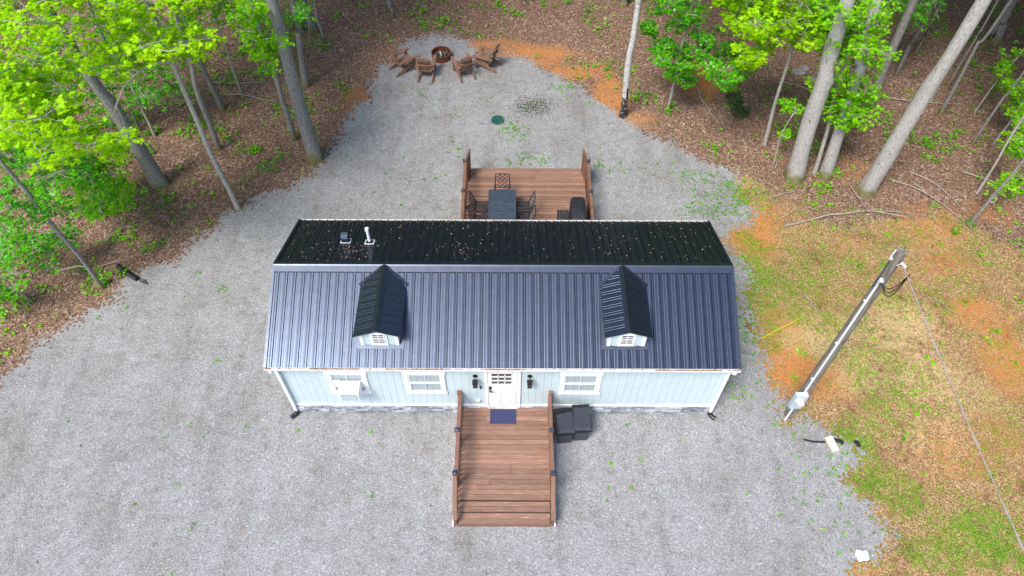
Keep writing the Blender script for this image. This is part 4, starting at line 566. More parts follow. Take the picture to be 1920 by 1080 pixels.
# windows
def window(xc,w,z0,z1,y=0):
    m=MB(); t=.095
    fy=y-.022
    m.box((xc,fy,z1-t/2+.006),(w+.05,.046,t)); m.box((xc,fy-.006,z0+t/2),(w+.05,.06,t))
    for s in (-1,1): m.box((xc+s*(w/2-t/2),fy,(z0+z1)/2+.003),(t,.044,z1-z0-2*t+.006))
    f=m.build('window',K['white'],H,bevel=.004)
    iw=w-2*t; z0i=z0+t; z1i=z1-t; zm=(z0i+z1i)/2
    m=MB(); st=.045
    for a,b,yy in ((z0i,zm+.02,-.020),(zm-.02,z1i,-.008)):
        m.box((xc,y+yy,a+st/2),(iw,.03,st)); m.box((xc,y+yy,b-st/2),(iw,.03,st))
        for s in (-1,1): m.box((xc+s*(iw/2-st/2),y+yy+.001,(a+b)/2),(st,.03,b-a-2*st))
        m.box((xc,y+yy,(a+b)/2),(.016,.020,b-a-2*st))
    m.build('sash',K['white'],f)
    m=MB(); m.box((xc,y+.006-.001,(z0i+z1i)/2),(iw-.04,.006,z1i-z0i-.04)); m.build('pane',K['glass'],f)
    m=MB(); k=int((z1i-z0i)/.055)
    for i in range(k): m.box((xc,y-.0015,z0i+.05+i*.055),(iw-.10,.004,.022))
    m.build('blind',K['blind'],f)
    return f
window(-4.27,1.10,1.18,2.32); window(-2.14,1.10,1.18,2.32); window(2.14,1.12,1.17,2.30)
window(-3.4,.9,1.2,2.3,y=0) if False else None
# door
m=MB(); t=.095; m.box((-.465,-.022,1.41),(t,.044,2.16)); m.box((.445,-.022,1.41),(t,.044,2.16)); m.box((-.01,-.024,2.485),(1.09,.05,.10)); m.box((-.01,-.03,.345),(.84,.09,.03))
dc=m.build('door_casing',K['white'],H,bevel=.004)
m=MB(); x0,x1=-.41,.39; zb,zt=.365,2.43; lx0,lx1,lz0,lz1=-.315,.245,1.70,2.32
m.box((-.01,-.012,(zb+lz0)/2),(x1-x0,.035,lz0-zb)); m.box((-.01,-.012,(lz1+zt)/2),(x1-x0,.035,zt-lz1))
m.box(((x0+lx0)/2,-.012,(lz0+lz1)/2),(lx0-x0,.035,lz1-lz0)); m.box(((x1+lx1)/2,-.012,(lz0+lz1)/2),(x1-lx1,.035,lz1-lz0))
for s in (-.215,.195): m.box((s,-.034,1.0),(.31,.012,1.0))
door=m.build('door',K['white'],H,bevel=.003)
m=MB(); m.box(((lx0+lx1)/2,-.004,(lz0+lz1)/2),(lx1-lx0,.008,lz1-lz0)); m.build('pane',K['glass'],door)
m=MB()
for i in range(4): m.box((lx0+(lx1-lx0)*i/3,-.026,(lz0+lz1)/2),(.026,.026,lz1-lz0+.03))
for i in range(4): m.box(((lx0+lx1)/2,-.027,lz0+(lz1-lz0)*i/3),(lx1-lx0+.03,.024,.028))
m.build('muntin',K['white'],door)
m=MB(); m.box((-.355,-.045,1.52),(.07,.03,.14)); m.tube([(-.355,-.05,1.38),(-.355,-.10,1.38)],.03,12); m.tube([(-.355,-.095,1.38),(-.25,-.10,1.38)],.012,8); m.build('handle',K['black'],door)
for x in (-.755,.735):
    m=MB(); m.cyl((x,-.012,2.12),.001,.001)
    m=MB(); m.tube([(x,-.002,2.14),(x,-.03,2.14)],.065,14); m.tube([(x,-.03,2.14),(x,-.13,2.19),(x,-.155,2.12)],.012,8)
    lp=m.build('wall_lamp',K['black'],H)
    m=MB(); m.cyl((x,-.155,2.06),.075,.06,4,.03); m.box((x,-.155,2.05),(.15,.15,.02),0); m.box((x,-.155,1.82),(.12,.12,.02))
    for sx in (-1,1):
        for sy in (-1,1): m.tube([(x+sx*.06,-.155+sy*.06,2.05),(x+sx*.05,-.155+sy*.05,1.82)],.008,6)
    m.build('lamp_cage',K['black'],lp); m=MB(); m.box((x,-.155,1.935),(.095,.095,.20)); m.build('lamp_glass',K['glass'],lp)
m=MB(); m.box((-.625,-.02,1.50),(.05,.025,.12)); m.build('doorbell',K['black'],H,bevel=.004)
m=MB(); m.box((-.72,-.03,.72),(.12,.05,.12)); m.box((-.72,-.065,.76),(.10,.03,.05)); m.build('dryer_vent',K['grey'],H,bevel=.006)
# dormers
def dormer(xc):
    hw=.50; yf=.30; ze=3.80; zp=4.04; D=.10
    m=MB(); zbm=zroof(yf)-.02
    m.prism([(xc-hw,zbm),(xc+hw,zbm),(xc+hw,ze+.01),(xc,zp-.03),(xc-hw,ze+.01)],'y',yf,1.7)
    d=m.build('dormer',K['siding'],H)
    m=MB()
    for s in (-1,1): m.box((xc+s*(hw-.045),yf-.012,(zroof(yf)+.03+ze-.02)/2),(.09,.024,ze-.02-zroof(yf)-.03))
    zt=lambda x: zp-.045-(zp-ze)*abs(x-xc)/.62
    m.prism([(xc-.22,zroof(yf)+.035),(xc+.22,zroof(yf)+.035),(xc+.22,zt(xc+.22)-.02),(xc,zt(xc)-.02),(xc-.22,zt(xc+.22)-.02)],'y',yf-.030,yf-.001)
    m.build('dormer_trim',K['white'],d)
    m=MB(); m.box((xc,yf-.032,3.56),(.30,.012,.40)); m.build('dormer_pane',K['glass'],d)
    m=MB(); 
    for x in (-.155,0,.155): m.box((xc+x,yf-.042,3.56),(.024 if x else .018,.014,.42))
    for z in (3.36,3.46,3.56,3.66,3.76): m.box((xc,yf-.043,z),(.33,.016,.016 if z!=3.56 else .03))
    m.build('dormer_muntin',K['white'],d)
    m=MB(); m.box((xc,yf-.065,zroof(yf-.065)+.028),(1.08,.09,.010),R=Matrix.Rotation(a,3,'X')); m.build('flashing',K['roof2'],d)
    # roof sheets: two slopes, cut to main roof along valley
    for s in (-1,1):
        m=MB(); ev=.605; y0=.185
        def zs(u): return zp-(zp-ze)*u/ev   # u from ridge outward
        def yv(u): return min(2.26,(zs(u)-2.97)/SL-.25+.02)
        # build strips with ribs running down slope (along u), spaced along y
        ys=[y0]; c=y0+.10
        prof=[(y0,0)]
        while c<2.3:
            prof+=[(c-.024,0),(c-.013,.026),(c+.013,.026),(c+.024,0)]
            for q in (.076,.152): prof+=[(c+q-.010,0),(c+q-.004,.005),(c+q+.004,.005),(c+q+.010,0)]
            c+=.2286
        nu=8
        for i in range(len(prof)-1):
            (ya,ha),(yb,hb)=prof[i],prof[i+1]
            # max u for which yv(u)>y
            for j in range(nu):
                ua,ub=ev*j/nu,ev*(j+1)/nu
                def cl(y,u): return min(y,yv(u))
                q=[(ua,cl(ya,ua),ha),(ub,cl(ya,ub),ha),(ub,cl(yb,ub),hb),(ua,cl(yb,ua),hb)]
                if abs(q[0][1]-q[3][1])<1e-5 and abs(q[1][1]-q[2][1])<1e-5: continue
                vs=[(xc+s*u,y,zs(u)+h+.012) for u,y,h in q]
                m.add(vs,[(0,1,2,3)])
        # underside + edge
        vs=[(xc,y0,zp-.012),(xc+s*ev,y0,ze-.012),(xc+s*ev,yv(ev),ze-.012),(xc,yv(0),zp-.012)]
        m.add(vs,[(0,1,2,3)])
        m.add([(xc,y0,zp+.012),(xc+s*ev,y0,ze+.012),(xc+s*ev,y0,ze-.03),(xc,y0,zp-.03)],[(0,1,2,3)])
        m.bar((xc+s*(ev),y0,ze-.003),(xc+s*ev,yv(ev),ze-.003),.02,.035)
        m.bar((xc,y0-.003,zp-.004),(xc+s*(ev+.01),y0-.003,ze-.008),.03,.045)
        m.build('dormer_roof',K['roof'],d)
    m=MB(); m.prism([(xc-.105,zp-.012),(xc,zp+.043),(xc+.105,zp-.012),(xc+.10,zp-.020),(xc,zp+.020),(xc-.10,zp-.020)],'y',.165,2.30)
    m.build('dormer_ridge_cap',K['roof2'],d)
    m=MB()
    for s in (-1,1):
        m.bar((xc+s*.65,1.80,zroof(1.80)+.028),(xc+s*.02,2.33,zroof(2.3)+.05),.085,.012)
        m.bar((xc+s*.56,.20,zroof(.2)+.026),(xc+s*.56,1.75,zroof(1.75)+.026),.12,.010)
    m.build('valley_flashing',K['roof2'],d)
dormer(-3.205); dormer(3.225)
# vents on back slope
def flash(x,y,s,name,mt):
    R=Matrix.Rotation(-a,3,'X'); m=MB()
    zz=zroof(y)+.030
    for dx,dy,wx,wy in ((0,-.11*s,.26*s,.03),(0,.11*s,.26*s,.03),(-.12*s,0,.03,.22*s),(.12*s,0,.03,.22*s)):
        m.box((x+dx,y+dy,zz-SL*dy),(wx,wy,.018),R=R)
    return m.build(name,mt,H)
fl=flash(-3.83,3.55,1,'vent_flashing',K['conduit']); m=MB(); m.cyl((-3.83,3.55,3.50),.085,.10,16,.06); m.build('vent_boot',K['black'],fl)
m=MB(); m.tube([(-3.83,3.55,3.45),(-3.83,3.55,4.12)],.040,16); m.tube([(-3.83,3.55,4.04),(-3.83,3.55,4.13)],.052,16); m.build('vent_pipe',K['white'],H,smooth=False)
fl=flash(-4.52,3.62,1.1,'vent_flashing',K['conduit'])
m=MB(); pr=[(3.50,3.50),(3.50,3.72),(3.56,3.80),(3.66,3.83),(3.76,3.78),(3.80,3.68),(3.76,3.68),(3.70,3.74),(3.64,3.74),(3.62,3.5)]
m.prism(pr,'x',-4.62,-4.43); m.build('roof_vent_hood',K['roof2'],H,bevel=.004)
# air conditioner
K['acgrey']=mat('grey condenser fins',(.10,.105,.115),(.15,.155,.165),20,.7)
ac=thing('window_air_conditioner','white box air conditioner jutting out of the leftmost front window','air conditioner',(-4.19,-.06,1.55))
m=MB(); 
m.box((0,-.20,.19),(.56,.42,.38)); m.build('casing',K['white'],ac,bevel=.015)
m=MB(); m.box((0,-.415,.18),(.44,.012,.28)); m.build('rear_grille',K['acgrey'],ac)
m=MB()
for k in range(14): m.box((0,-.425,.06+k*.019),(.44,.008,.006))
for k in range(9): m.box((-.2+k*.05,-.428,.18),(.006,.006,.28))
m.build('grille_bars',K['grey'],ac)
m=MB()
for k in range(9): m.box((-.16+k*.04,-.22,.382),(.008,.16,.008))
m.build('top_louvre',K['grey'],ac)
for s in (-1,1): m=MB(); m.box((s*.37,.02,.19),(.19,.02,.36)); m.build('side_curtain',K['white'],ac)
# ---------------- decks ----------------
def cap_(parent,x,y,z):
    m=MB(); m.box((x,y,z),(.118,.118,.03)); 
    b=z+.015; m.add([(x-.059,y-.059,b),(x+.059,y-.059,b),(x+.059,y+.059,b),(x-.059,y+.059,b),(x,y,b+.035)],[(0,1,4),(1,2,4),(2,3,4),(3,0,4)])
    m.box((x,y,z-.04),(.10,.10,.05))
    return m
K['cap']=mat('blue black post cap',(.018,.026,.055),rough=.25,spec=.8)
def boards(y0,y1,x0,x1,z,seed,joint=True):
    m=MB(); rnd=random.Random(seed); n=int(round((y1-y0)/.145)); h=(y1-y0)/n
    for i in range(n):
        y=y0+(i+.5)*h; dz=rnd.uniform(-.002,.002)
        if joint and rnd.random()<.45:
            xm=rnd.uniform(x0+.5,x1-.5); m.box(((x0+xm)/2-.002,y,z-.019+dz),(xm-x0-.004,h-.009,.038)); m.box(((x1+xm)/2+.002,y,z-.019-dz),(x1-xm-.004,h-.009,.038))
        else: m.box(((x0+x1)/2,y,z-.019+dz),(x1-x0,h-.009,.038))
    return m
K['riser']=mat('step riser timber with painted shade',(.055,.026,.016),(.085,.045,.03),6,.7)  # timber colour darkened to paint in the shade at the tread fronts
FD=thing('front_deck','narrow brown timber entrance deck with steps down in front of the white door','deck',(0,0,0))
X0,X1=-1.20,1.30; DZ=.36
boards(-2.80,-.03,X0,X1,DZ,3).build('deck_floor',K['deck'],FD,bevel=.003)
for i,(ya,yb,z) in enumerate(((-3.08,-2.80,.245),(-3.37,-3.08,.135))):
    st=boards(ya,yb,X0+.02,X1-.02,z,8+i,False).build('step',K['deck'],FD,bevel=.003)
    m=MB(); m.box(((X0+X1)/2,yb+.012 if i==0 else yb+.012,z+.035),(X1-X0-.05,.024,.075)); m.build('riser',K['riser'],st)
m=MB(); m.box(((X0+X1)/2,-3.385,.055),(X1-X0,.03,.13)); m.box(((X0+X1)/2,-2.79,.30),(X1-X0-.1,.02,.07)); m.box(((X0+X1)/2,-1.4,.17),(X1-X0-.3,2.6,.26)); m.box(((X0+X1)/2,-3.05,.08),(X1-X0-.3,.5,.10)); m.build('joist_frame',K['decky'],FD)
for s,x in ((-1,X0-.055),(1,X1+.055)):
    m=MB(); m.prism([(-.06,.02),(-.06,.335),(-2.78,.335),(-3.42,.13),(-3.42,.02)],'x',x-.015+s*.055,x+.015+s*.055)
    m.build('side_skirt',K['white'],FD)
def rail_side(D,x,inn,ys,z0,zc,wall_y=None,gap=.115,capz=None):
    # ys: post y positions; inn: +1 if inside is +x
    posts=[]
    for k,y in enumerate(ys):
        m=MB(); first=(wall_y is not None and k==0)
        zt=zc if not first else zc-.02
        m.box((x,y,(zt)/2),(.09,.09,zt)); po=m.build('post',K['decky'],D,bevel=.004)
        if not first: cap_(po,x,y,zt+.015).build('post_cap',K['cap'],po)
        else:
            m=MB(); m.box((x,y,zt+.01),(.11,.11,.02)); m.build('post_top',K['decky'],po)
    for ya,yb in zip(ys[:-1],ys[1:]):
        s=1 if yb>ya else -1; a_,b_=ya+s*.046,yb-s*.046
        m=MB(); m.box((x,(a_+b_)/2,zc-.10),(.038,abs(b_-a_),.088)); m.box((x+inn*.03,(a_+b_)/2,zc-.045),(.10,abs(b_-a_),.020)); m.build('top_rail',K['decky'],D,bevel=.003)
        m=MB(); m.box((x,(a_+b_)/2,z0+.09),(.038,abs(b_-a_),.088)); m.build('bottom_rail',K['decky'],D)
        n=max(2,int(abs(b_-a_)/gap))
        for i in range(n):
            y=a_+(b_-a_)*(i+.5)/n; m=MB(); m.box((x+inn*.036,y,(z0+zc)/2-.01),(.032,.032,zc-z0-.16)); m.build('baluster',K['decky'],D)
for s,x in ((-1,X0-.04),(1,X1+.04)):
    rail_side(FD,x,-s,[-.06,-1.22,-2.44],DZ,1.33,wall_y=0,gap=.13)
    m=MB(); m.bar((x,-2.49,1.20),(x,-3.36,.42),.04,.09); m.bar((x-s*.0,-2.49,1.26),(x,-3.39,.46),.11,.022); m.build('stair_rail',K['decky'],FD,bevel=.003)
    m=MB(); m.box((x,-3.34,.24),(.09,.09,.46)); m.build('post',K['decky'],FD,bevel=.004)
    for i in range(5):
        y=-2.60-i*.15; zt=1.20-(.78/.87)*(-2.49-y)-.03; m=MB(); m.box((x-s*.036,y,(zt+.28)/2-.03),(.032,.032,zt-.28)); m.build('baluster',K['decky'],FD)
tag(FD)
BD=thing('back_deck','wide brown timber deck behind the cabin carrying the dining set and covered grill','deck',(0,0,0))
bx0,bx1=-1.42,2.92
boards(4.68,9.88,bx0,bx1,DZ,21).build('deck_floor',K['deck'],BD,bevel=.003)
m=MB(); m.box(((bx0+bx1)/2,9.895,.24),(bx1-bx0,.025,.20)); m.box(((bx0+bx1)/2,7.2,.16),(bx1-bx0-.3,4.9,.24)); m.build('joist_frame',K['decky'],BD)
for x in (bx0-.10,bx1+.10): m=MB(); m.box((x,7.0,.20),(.03,4.6,.30)); m.build('side_skirt',K['white'],BD)
for s,x in ((-1,bx0-.05),(1,bx1+.06)):
    rail_side(BD,x,-s,[9.25,7.75,6.25,4.75],DZ,1.35,gap=.17)
    # short outer panel of upright boards beside the far opening
    m=MB(); xa,ya=(x-s*.05,9.18); xb,yb=(x-s*.17,9.78)
    m2=MB()
    for i in range(6):
        t=(i+.5)/6; px=xa+(xb-xa)*t; py=ya+(yb-ya)*t; m2.box((px,py,.90),(.03,.085,1.02),rz=math.atan2(yb-ya,xb-xa)-pi/2)
    m2.build('gate_panel',K['decky'],BD); m.bar((xa,ya,1.43),(xb,yb,1.43),.06,.035); m.build('gate_rail',K['decky'],BD); m=MB(); m.bar((xa,ya,.40),(xb,yb,.40),.05,.06); m.build('gate_rail',K['decky'],BD)
# door mat
m=MB(); m.box((0,0,.006),(.755,.46,.012)); o=m.build('door_mat',K['mat_'],bevel=.003); o.location=(0,-.34,DZ+.003); tag(o,'dark navy door mat lying on the deck in front of the white door','door mat')
# bins
def bin_(loc,rz,label,bag):
    t=thing('trash_can',label,'trash can',loc,rz,'black bins beside the front deck'); t.scale=(.95,.88,.94)
    m=MB(); n=[(-.20,-.33,.03),(.20,-.33,.03),(.20,.26,.03),(-.20,.26,.03)]; tp=[(-.245,-.40,.90),(.245,-.40,.90),(.245,.40,.94),(-.245,.40,.94)]
    m.add(n+tp,[(0,3,2,1),(4,5,6,7),(0,1,5,4),(1,2,6,5),(2,3,7,6),(3,0,4,7)]); b=m.build('body',K['plastic'],t,bevel=.03)
    m=MB(); m.box((0,.0,.915),(.54,.84,.05),R=Matrix.Rotation(.05,3,'X')); m.build('rim',K['plastic'],b,bevel=.02)
    m=MB(); lid=[]
    for (sx,y0_,y1_,z) in ((.255,-.43,.36,.95),(.235,-.39,.33,.985)):
        lid+=[(-sx,y0_,z),(sx,y0_,z),(sx,y1_,z+.045),(-sx,y1_,z+.045)]
    m.add(lid,[(0,3,2,1),(4,5,6,7),(0,1,5,4),(1,2,6,5),(2,3,7,6),(3,0,4,7)])
    for x in (-.15,-.05,.05,.15): m.box((x,-.02,1.010),(.020,.60,.010),R=Matrix.Rotation(.057,3,'X'))
    l=m.build('lid',K['plastic'],t,bevel=.012)
    m=MB(); m.tube([(-.20,.43,.95),(.20,.43,.95)],.018,8)
    for x in (-.2,.2): m.bar((x,.38,.93),(x,.43,.95),.03,.03)
    m.build('handle',K['plastic'],t)
    for x in (-.23,.23):
        m=MB(); m.tube([(x-.025,.30,.10),(x+.025,.30,.10)],.10,16); m.build('wheel',K['black'],t)
    # crumpled liner sticking out under the lid
    m=MB(); R2=random.Random(int(bag*10)); ring=[]; nseg=46; rows=5
    for r in range(rows):
        for i in range(nseg):
            a_=2*pi*i/nseg; ex=.265+.028*r*.6; ey=.425+.025*r*.5
            k=max(abs(cos(a_)),abs(sin(a_)))**.7; px=ex*cos(a_)/k*.96; py=ey*sin(a_)/k*.96
            px=max(-ex,min(ex,px)); py=max(-ey,min(ey,py)); f=R2.uniform(-.014,.014)
            ring.append((px+f,py+R2.uniform(-.014,.014),.95-r*.035+R2.uniform(-.012,.012)+(.03 if py>.1 and r<2 else 0)))
    m.add(ring,[(r*nseg+i,r*nseg+(i+1)%nseg,(r+1)*nseg+(i+1)%nseg,(r+1)*nseg+i) for r in range(rows-1) for i in range(nseg)])
    # puffed liner over hinge side of lid
    g=[];nx_,ny_=12,5
    for j in range(ny_):
        for i in range(nx_):
            u=i/(nx_-1)-.5; v=j/(ny_-1); g.append((u*.53,.44-v*bag*(1-.35*(u+.5)) ,1.035-v*.008+R2.uniform(0,.035)*(1 if 0<j<ny_-1 else .3)-(.07 if j==0 else 0)))
    m.add(g,[(j*nx_+i,j*nx_+i+1,(j+1)*nx_+i+1,(j+1)*nx_+i) for j in range(ny_-1) for i in range(nx_-1)])
    m.build('bag_liner',K['bag'],t,smooth=True)
bin_((1.74,-.72,.004),.08,'black wheeled bin with crumpled liner showing, right against the front deck',.26)
bin_((2.21,-.64,.004),.03,'outer black wheeled bin, the one farther from the front deck',.09)
# ---------------- dining set ----------------
T=thing('dining_table','slate blue slatted outdoor dining table on the back deck','table',(-.105,7.22,DZ))
m=MB(); n=11; W=.96; Lg=1.66
for i in range(n):
    y=-Lg/2+.05+(Lg-.1)*(i+.5)/n; m.box((0,y,.735),(W-.11,(Lg-.1)/n-.005,.022))
m.build('top_slats',K['tabletop'],T)
m=MB()
for s in (-1,1): m.box((s*(W/2-.0275),0,.735),(.055,Lg,.030)); m.box((0,s*(Lg/2-.0275),.735),(W-.11,.055,.030))
m.box((0,0,.70),(W-.2,Lg-.2,.04)); m.build('top_frame',K['tabletop'],T,bevel=.003)
for sx in (-1,1):
    for sy in (-1,1): m=MB(); m.box((sx*(W/2-.07),sy*(Lg/2-.07),.36),(.06,.06,.72)); m.build('leg',K['tabletop'],T)
def dchair():
    t=thing('patio_chair','x','chair'); r=.011
    m=MB()   # seat slats, chair faces +y (front)
    for i in range(9): m.box((-.22+i*.055,0,.43),(.030,.46,.012))
    for y in (-.23,.23): m.box((0,y,.425),(.50,.03,.02))
    for x in (-.25,.25): m.box((x,0,.425),(.03,.46,.02))
    m.build('seat',K['iron'],t)
    m=MB(); 
    def bp_(u,v): return (u,-.24-.20*v,.43+.56*v)  # v 0..1 up the back
    m.tube([bp_(-.25,0),bp_(-.25,.5),bp_(-.235,1)],.019,8); m.tube([bp_(.25,0),bp_(.25,.5),bp_(.235,1)],.019,8)
    m.tube([bp_(-.235,1),bp_(-.12,1.03),bp_(.12,1.03),bp_(.235,1)],.016,8); m.tube([bp_(-.25,.15),bp_(.25,.15)],.012,8)
    for k in (-.36,-.18,0,.18,.36):
        for s in (-1,1):
            # curved lattice bars
            P=[]
            for q in range(7):
                v=q/6; u=k+s*(v-.5)*.62
                if -.245<=u<=.245: P.append(bp_(u,.15+.87*v))
            if len(P)>1: m.tube(P,.012,6)
    m.build('backrest',K['iron'],t)
    for x in (-.27,.27):
        m=MB(); m.tube([(x*.95,-.33,.70),(x,-.15,.67),(x,.10,.66),(x,.22,.63),(x,.23,.58)],.016,8); m.build('armrest',K['iron'],t)
        m=MB(); m.tube([(x,.21,.62),(x*.93,.22,.42),(x*1.03,.25,0)],.015,8); m.build('leg',K['iron'],t)
        m=MB(); m.tube([(x*.93,-.24,.43),(x*1.0,-.30,0)],.015,8); m.build('leg',K['iron'],t)
    return t
pc=dchair()
spots=[(-.105,8.12,pi,'lattice backed iron chair at the far end of the dining table'),
(-.79,7.52,-pi/2,'lattice backed iron chair left of the dining table, the one nearer the head chair'),
(-.79,6.86,-pi/2,'lattice backed iron chair left of the dining table, the one nearer the cabin roof'),
(.58,7.52,pi/2,'lattice backed iron chair right of the dining table, the one nearer the head chair'),
(.58,6.86,pi/2,'lattice backed iron chair right of the dining table, the one nearer the cabin roof')]
for i,(x,y,rz,lab) in enumerate(spots):
    c=pc if i==0 else copy_tree(pc); c.location=(x,y,DZ); c.rotation_euler.z=rz; tag(c,lab,'chair','patio chairs around the dining table')
# covered grill
G=thing('covered_grill','gas grill hidden under a black fabric cover at the right rail of the back deck','grill',(2.48,6.84,DZ))
me=MB(); nu,nv=28,9; R3=random.Random(4); rings=[]
lv=[(0,1.04,1.0),(.25,1.0,1.0),(.55,.97,1.0),(.80,.96,.99),(.95,.95,.98),(1.05,.92,.96),(1.10,.84,.90),(1.125,.5,.6),(1.13,.05,.05)]
for z,fx,fy in lv:
    for i in range(nu):
        t_=2*pi*i/nu; k=max(abs(cos(t_)),abs(sin(t_))); k=k**.85
        x=.285*fx*cos(t_)/k; y=.66*fy*sin(t_)/k; fold=(.014*sin(t_*9+z*2)+R3.uniform(-.008,.008))*(1.2-z*.6)
        hz=z+(.02*cos(y*5) if z>.9 else 0)-(.04*smooth((abs(y)-.40)/.25) if z>.9 else 0)
        rings.append((x*(1+fold*2),y*(1+fold*1.2),float(hz)+R3.uniform(-.006,.006)))
me.add(rings,[(r*nu+i,r*nu+(i+1)%nu,(r+1)*nu+(i+1)%nu,(r+1)*nu+i) for r in range(len(lv)-1) for i in range(nu)]+[tuple((len(lv)-1)*nu+i for i in range(nu))])
c=me.build('cover',K['cover'],G,smooth=True); sb=c.modifiers.new('s','SUBSURF'); sb.levels=sb.render_levels=1
m=MB()
for x in (-.22,.22):
    for y in (-.52,.52): m.tube([(x,y,.05),(x+.001,y,.001)],.03,8)
m.build('caster',K['black'],G)
ST=thing('side_table','small dark slatted side table standing left of the covered grill','table',(1.97,6.70,DZ)); m=MB()
for i in range(5): m.box((-.16+i*.08,0,.80),(.072,.66,.02))
m.build('table_top',K['iron'],ST)
for sx in (-1,1):
    for sy in (-1,1): m=MB(); m.box((sx*.17,sy*.27,.395),(.03,.03,.79)); m.build('leg',K['iron'],ST)
# ---------------- fire pit ----------------
FP=thing('fire_pit','rusted round steel fire ring on the gravel circled by wooden chairs','fire pit',(-2.87,17.15,.004)); m=MB()
n=40; vs=[]
for i in range(n):
    t_=2*pi*i/n
    for r,z in ((.415,0),(.415,.26),(.432,.27),(.432,.285),(.395,.285),(.40,.26),(.40,0)): vs.append((r*cos(t_),r*sin(t_),z))
m.add(vs,[(i*7+j,((i+1)%n)*7+j,((i+1)%n)*7+j+1,i*7+j+1) for i in range(n) for j in range(6)]); m.build('ring',K['rust'],FP,smooth=False)
m=MB(); vs=[(0,0,.06)]
for r in (.13,.26,.398):
    for i in range(20): t_=2*pi*i/20; vs.append((r*cos(t_),r*sin(t_),.05+random.uniform(-.02,.04)))
m.add(vs,[(0,1+i,1+(i+1)%20) for i in range(20)]+[(1+k*20+i,1+(k+1)*20+i,1+(k+1)*20+(i+1)%20,1+k*20+(i+1)%20) for k in (0,1) for i in range(20)]); m.build('ash_bed',K['ash'],FP)
def log(P,r,mt,label,nm='log'):
    m=MB(); m.tube(P,r,9); o=m.build(nm,mt); 
    c_=sum((Vector(p) for p in P),Vector())/len(P)
    for v in o.data.vertices: v.co-=c_
    o.location=c_; tag(o,label,'log','logs in the fire ring'); return o
log([(-2.93,17.30,.20),(-2.86,16.98,.24)],.042,K['birchlog'],'pale unburnt split log lying across the fire ring')
log([(-3.12,17.28,.12),(-2.80,17.22,.14)],.04,K['char'],'charred log at the far side inside the fire ring')
log([(-3.05,17.02,.12),(-2.98,17.33,.13)],.035,K['char'],'charred log left of the pale log in the fire ring')
log([(-2.70,17.0,.12),(-2.66,17.32,.12)],.038,K['char'],'charred log right of the pale log in the fire ring')
# adirondack chairs: front is +y
def adiron():
    t=thing('adirondack_chair','x','chair'); w=.56
    m=MB()
    for i in range(6):
        q=i/5; m.box((0,.26-q*.46,.37-q*.12),(w-.03,.085,.022),R=Matrix.Rotation(.25,3,'X'))
    m.build('seat',K['chairwood'],t)
    m=MB(); 
    def B(u,v): return Vector((u,-.20-.30*v,.22+.82*v))
    for i in range(5):
        u=-.20+i*.10; m.bar(B(u,0),B(u,1.0+(.03 if i in(1,2,3) else 0)),.085,.022)
    d=Vector((0,-.025,-.014))
    for v in (.22,.62,.96): m.bar(B(-.27,v)+d*1.6,B(.27,v)+d*1.6,.06 if v<.9 else .05,.04)
    m.build('backrest',K['chairwood'],t)
    for s in (-1,1):
        x=s*(w/2)
        m=MB(); m.bar((x,.34,.36),(x,-.54,.045),.045,.12); m.box((x,-.54,.03),(.045,.12,.06)); m.build('rear_leg',K['chairwood'],t)
        m=MB(); m.box((x+s*.03,.27,.27),(.038,.11,.54)); m.build('front_leg',K['chairwood'],t)
        m=MB(); m.bar((x+s*.03,.40,.575),(x+s*.015,-.40,.53),.135,.030); m.bar((x+s*.03,.25,.42),(x+s*.03,.25,.56),.05,.03); m.build('armrest',K['chairwood'],t)
    m=MB(); m.box((0,.31,.33),(w-.04,.022,.10)); m.build('front_apron',K['chairwood'],t)
    return t
A=adiron()
for i,(x,y,dx,dy,lab) in enumerate([(-3.42,16.00,.06,1,'brown slatted garden chair with its back to the cabin, straight below the fire ring'),
(-4.38,16.38,.80,.62,'brown slatted garden chair standing leftmost beside the dead leaves'),
(-1.86,16.08,-.42,1,'brown slatted garden chair turned slightly left, second from the clay patch'),
(-.92,16.60,-.95,.40,'brown slatted garden chair facing left, closest to the orange clay')]):
    c=A if i==0 else copy_tree(A); c.location=(x,y,.004); c.scale=(1.08,1.08,1.08); c.rotation_euler.z=math.atan2(dy,dx)-pi/2; tag(c,lab,'chair','wooden chairs around the fire ring')
# septic lid
m=MB(); m.cyl((0,0,0),.275,.035,36,.265); m.cyl((0,0,.035),.20,.008,36); m.cyl((0,0,.043),.05,.012,16)
for i in range(6): m.cyl((.235*cos(i*pi/3),.235*sin(i*pi/3),.035),.016,.012,8)
o=m.build('tank_lid',K['green'],bevel=.004); o.location=(-.35,13.02,.004); tag(o,'round dark green plastic tank lid flush in the gravel behind the cabin','lid')
# ---------------- utility pole ----------------
UP=thing('utility_pole','weathered timber utility pole with grey meter box right of the cabin','utility pole',(8.44,-.06,0))
top=Vector((-.06,-.12,7.72)); m=MB(); m.tube([(0,0,-.2),(top*.3),(top*.65),top],[.142,.134,.120,.108],20); m.build('shaft',K['pole'],UP)
m=MB(); cx=-.10; cy=-.16
m.tube([(cx-.02,cy,1.62),(cx-.03,cy-.01,3.5),(cx-.06,cy-.03,6.75)],.030,10); m.tube([(cx-.06,cy-.03,6.75),(cx-.07,cy-.06,6.86),(cx-.075,cy-.13,6.84)],.045,10); m.tube([(cx-.06,cy-.02,0),(cx-.04,cy,1.05)],.032,10)
for z in (2.4,4.2,6.0): m.box((cx-.02-z*.005,cy+.02-z*.004,z),(.10,.05,.03))
m.build('conduit',K['conduit'],UP)
m=MB(); m.box((cx-.10,cy-.07,1.32),(.34,.15,.72)); mb=m.build('meter_box',K['grey'],UP,bevel=.008)
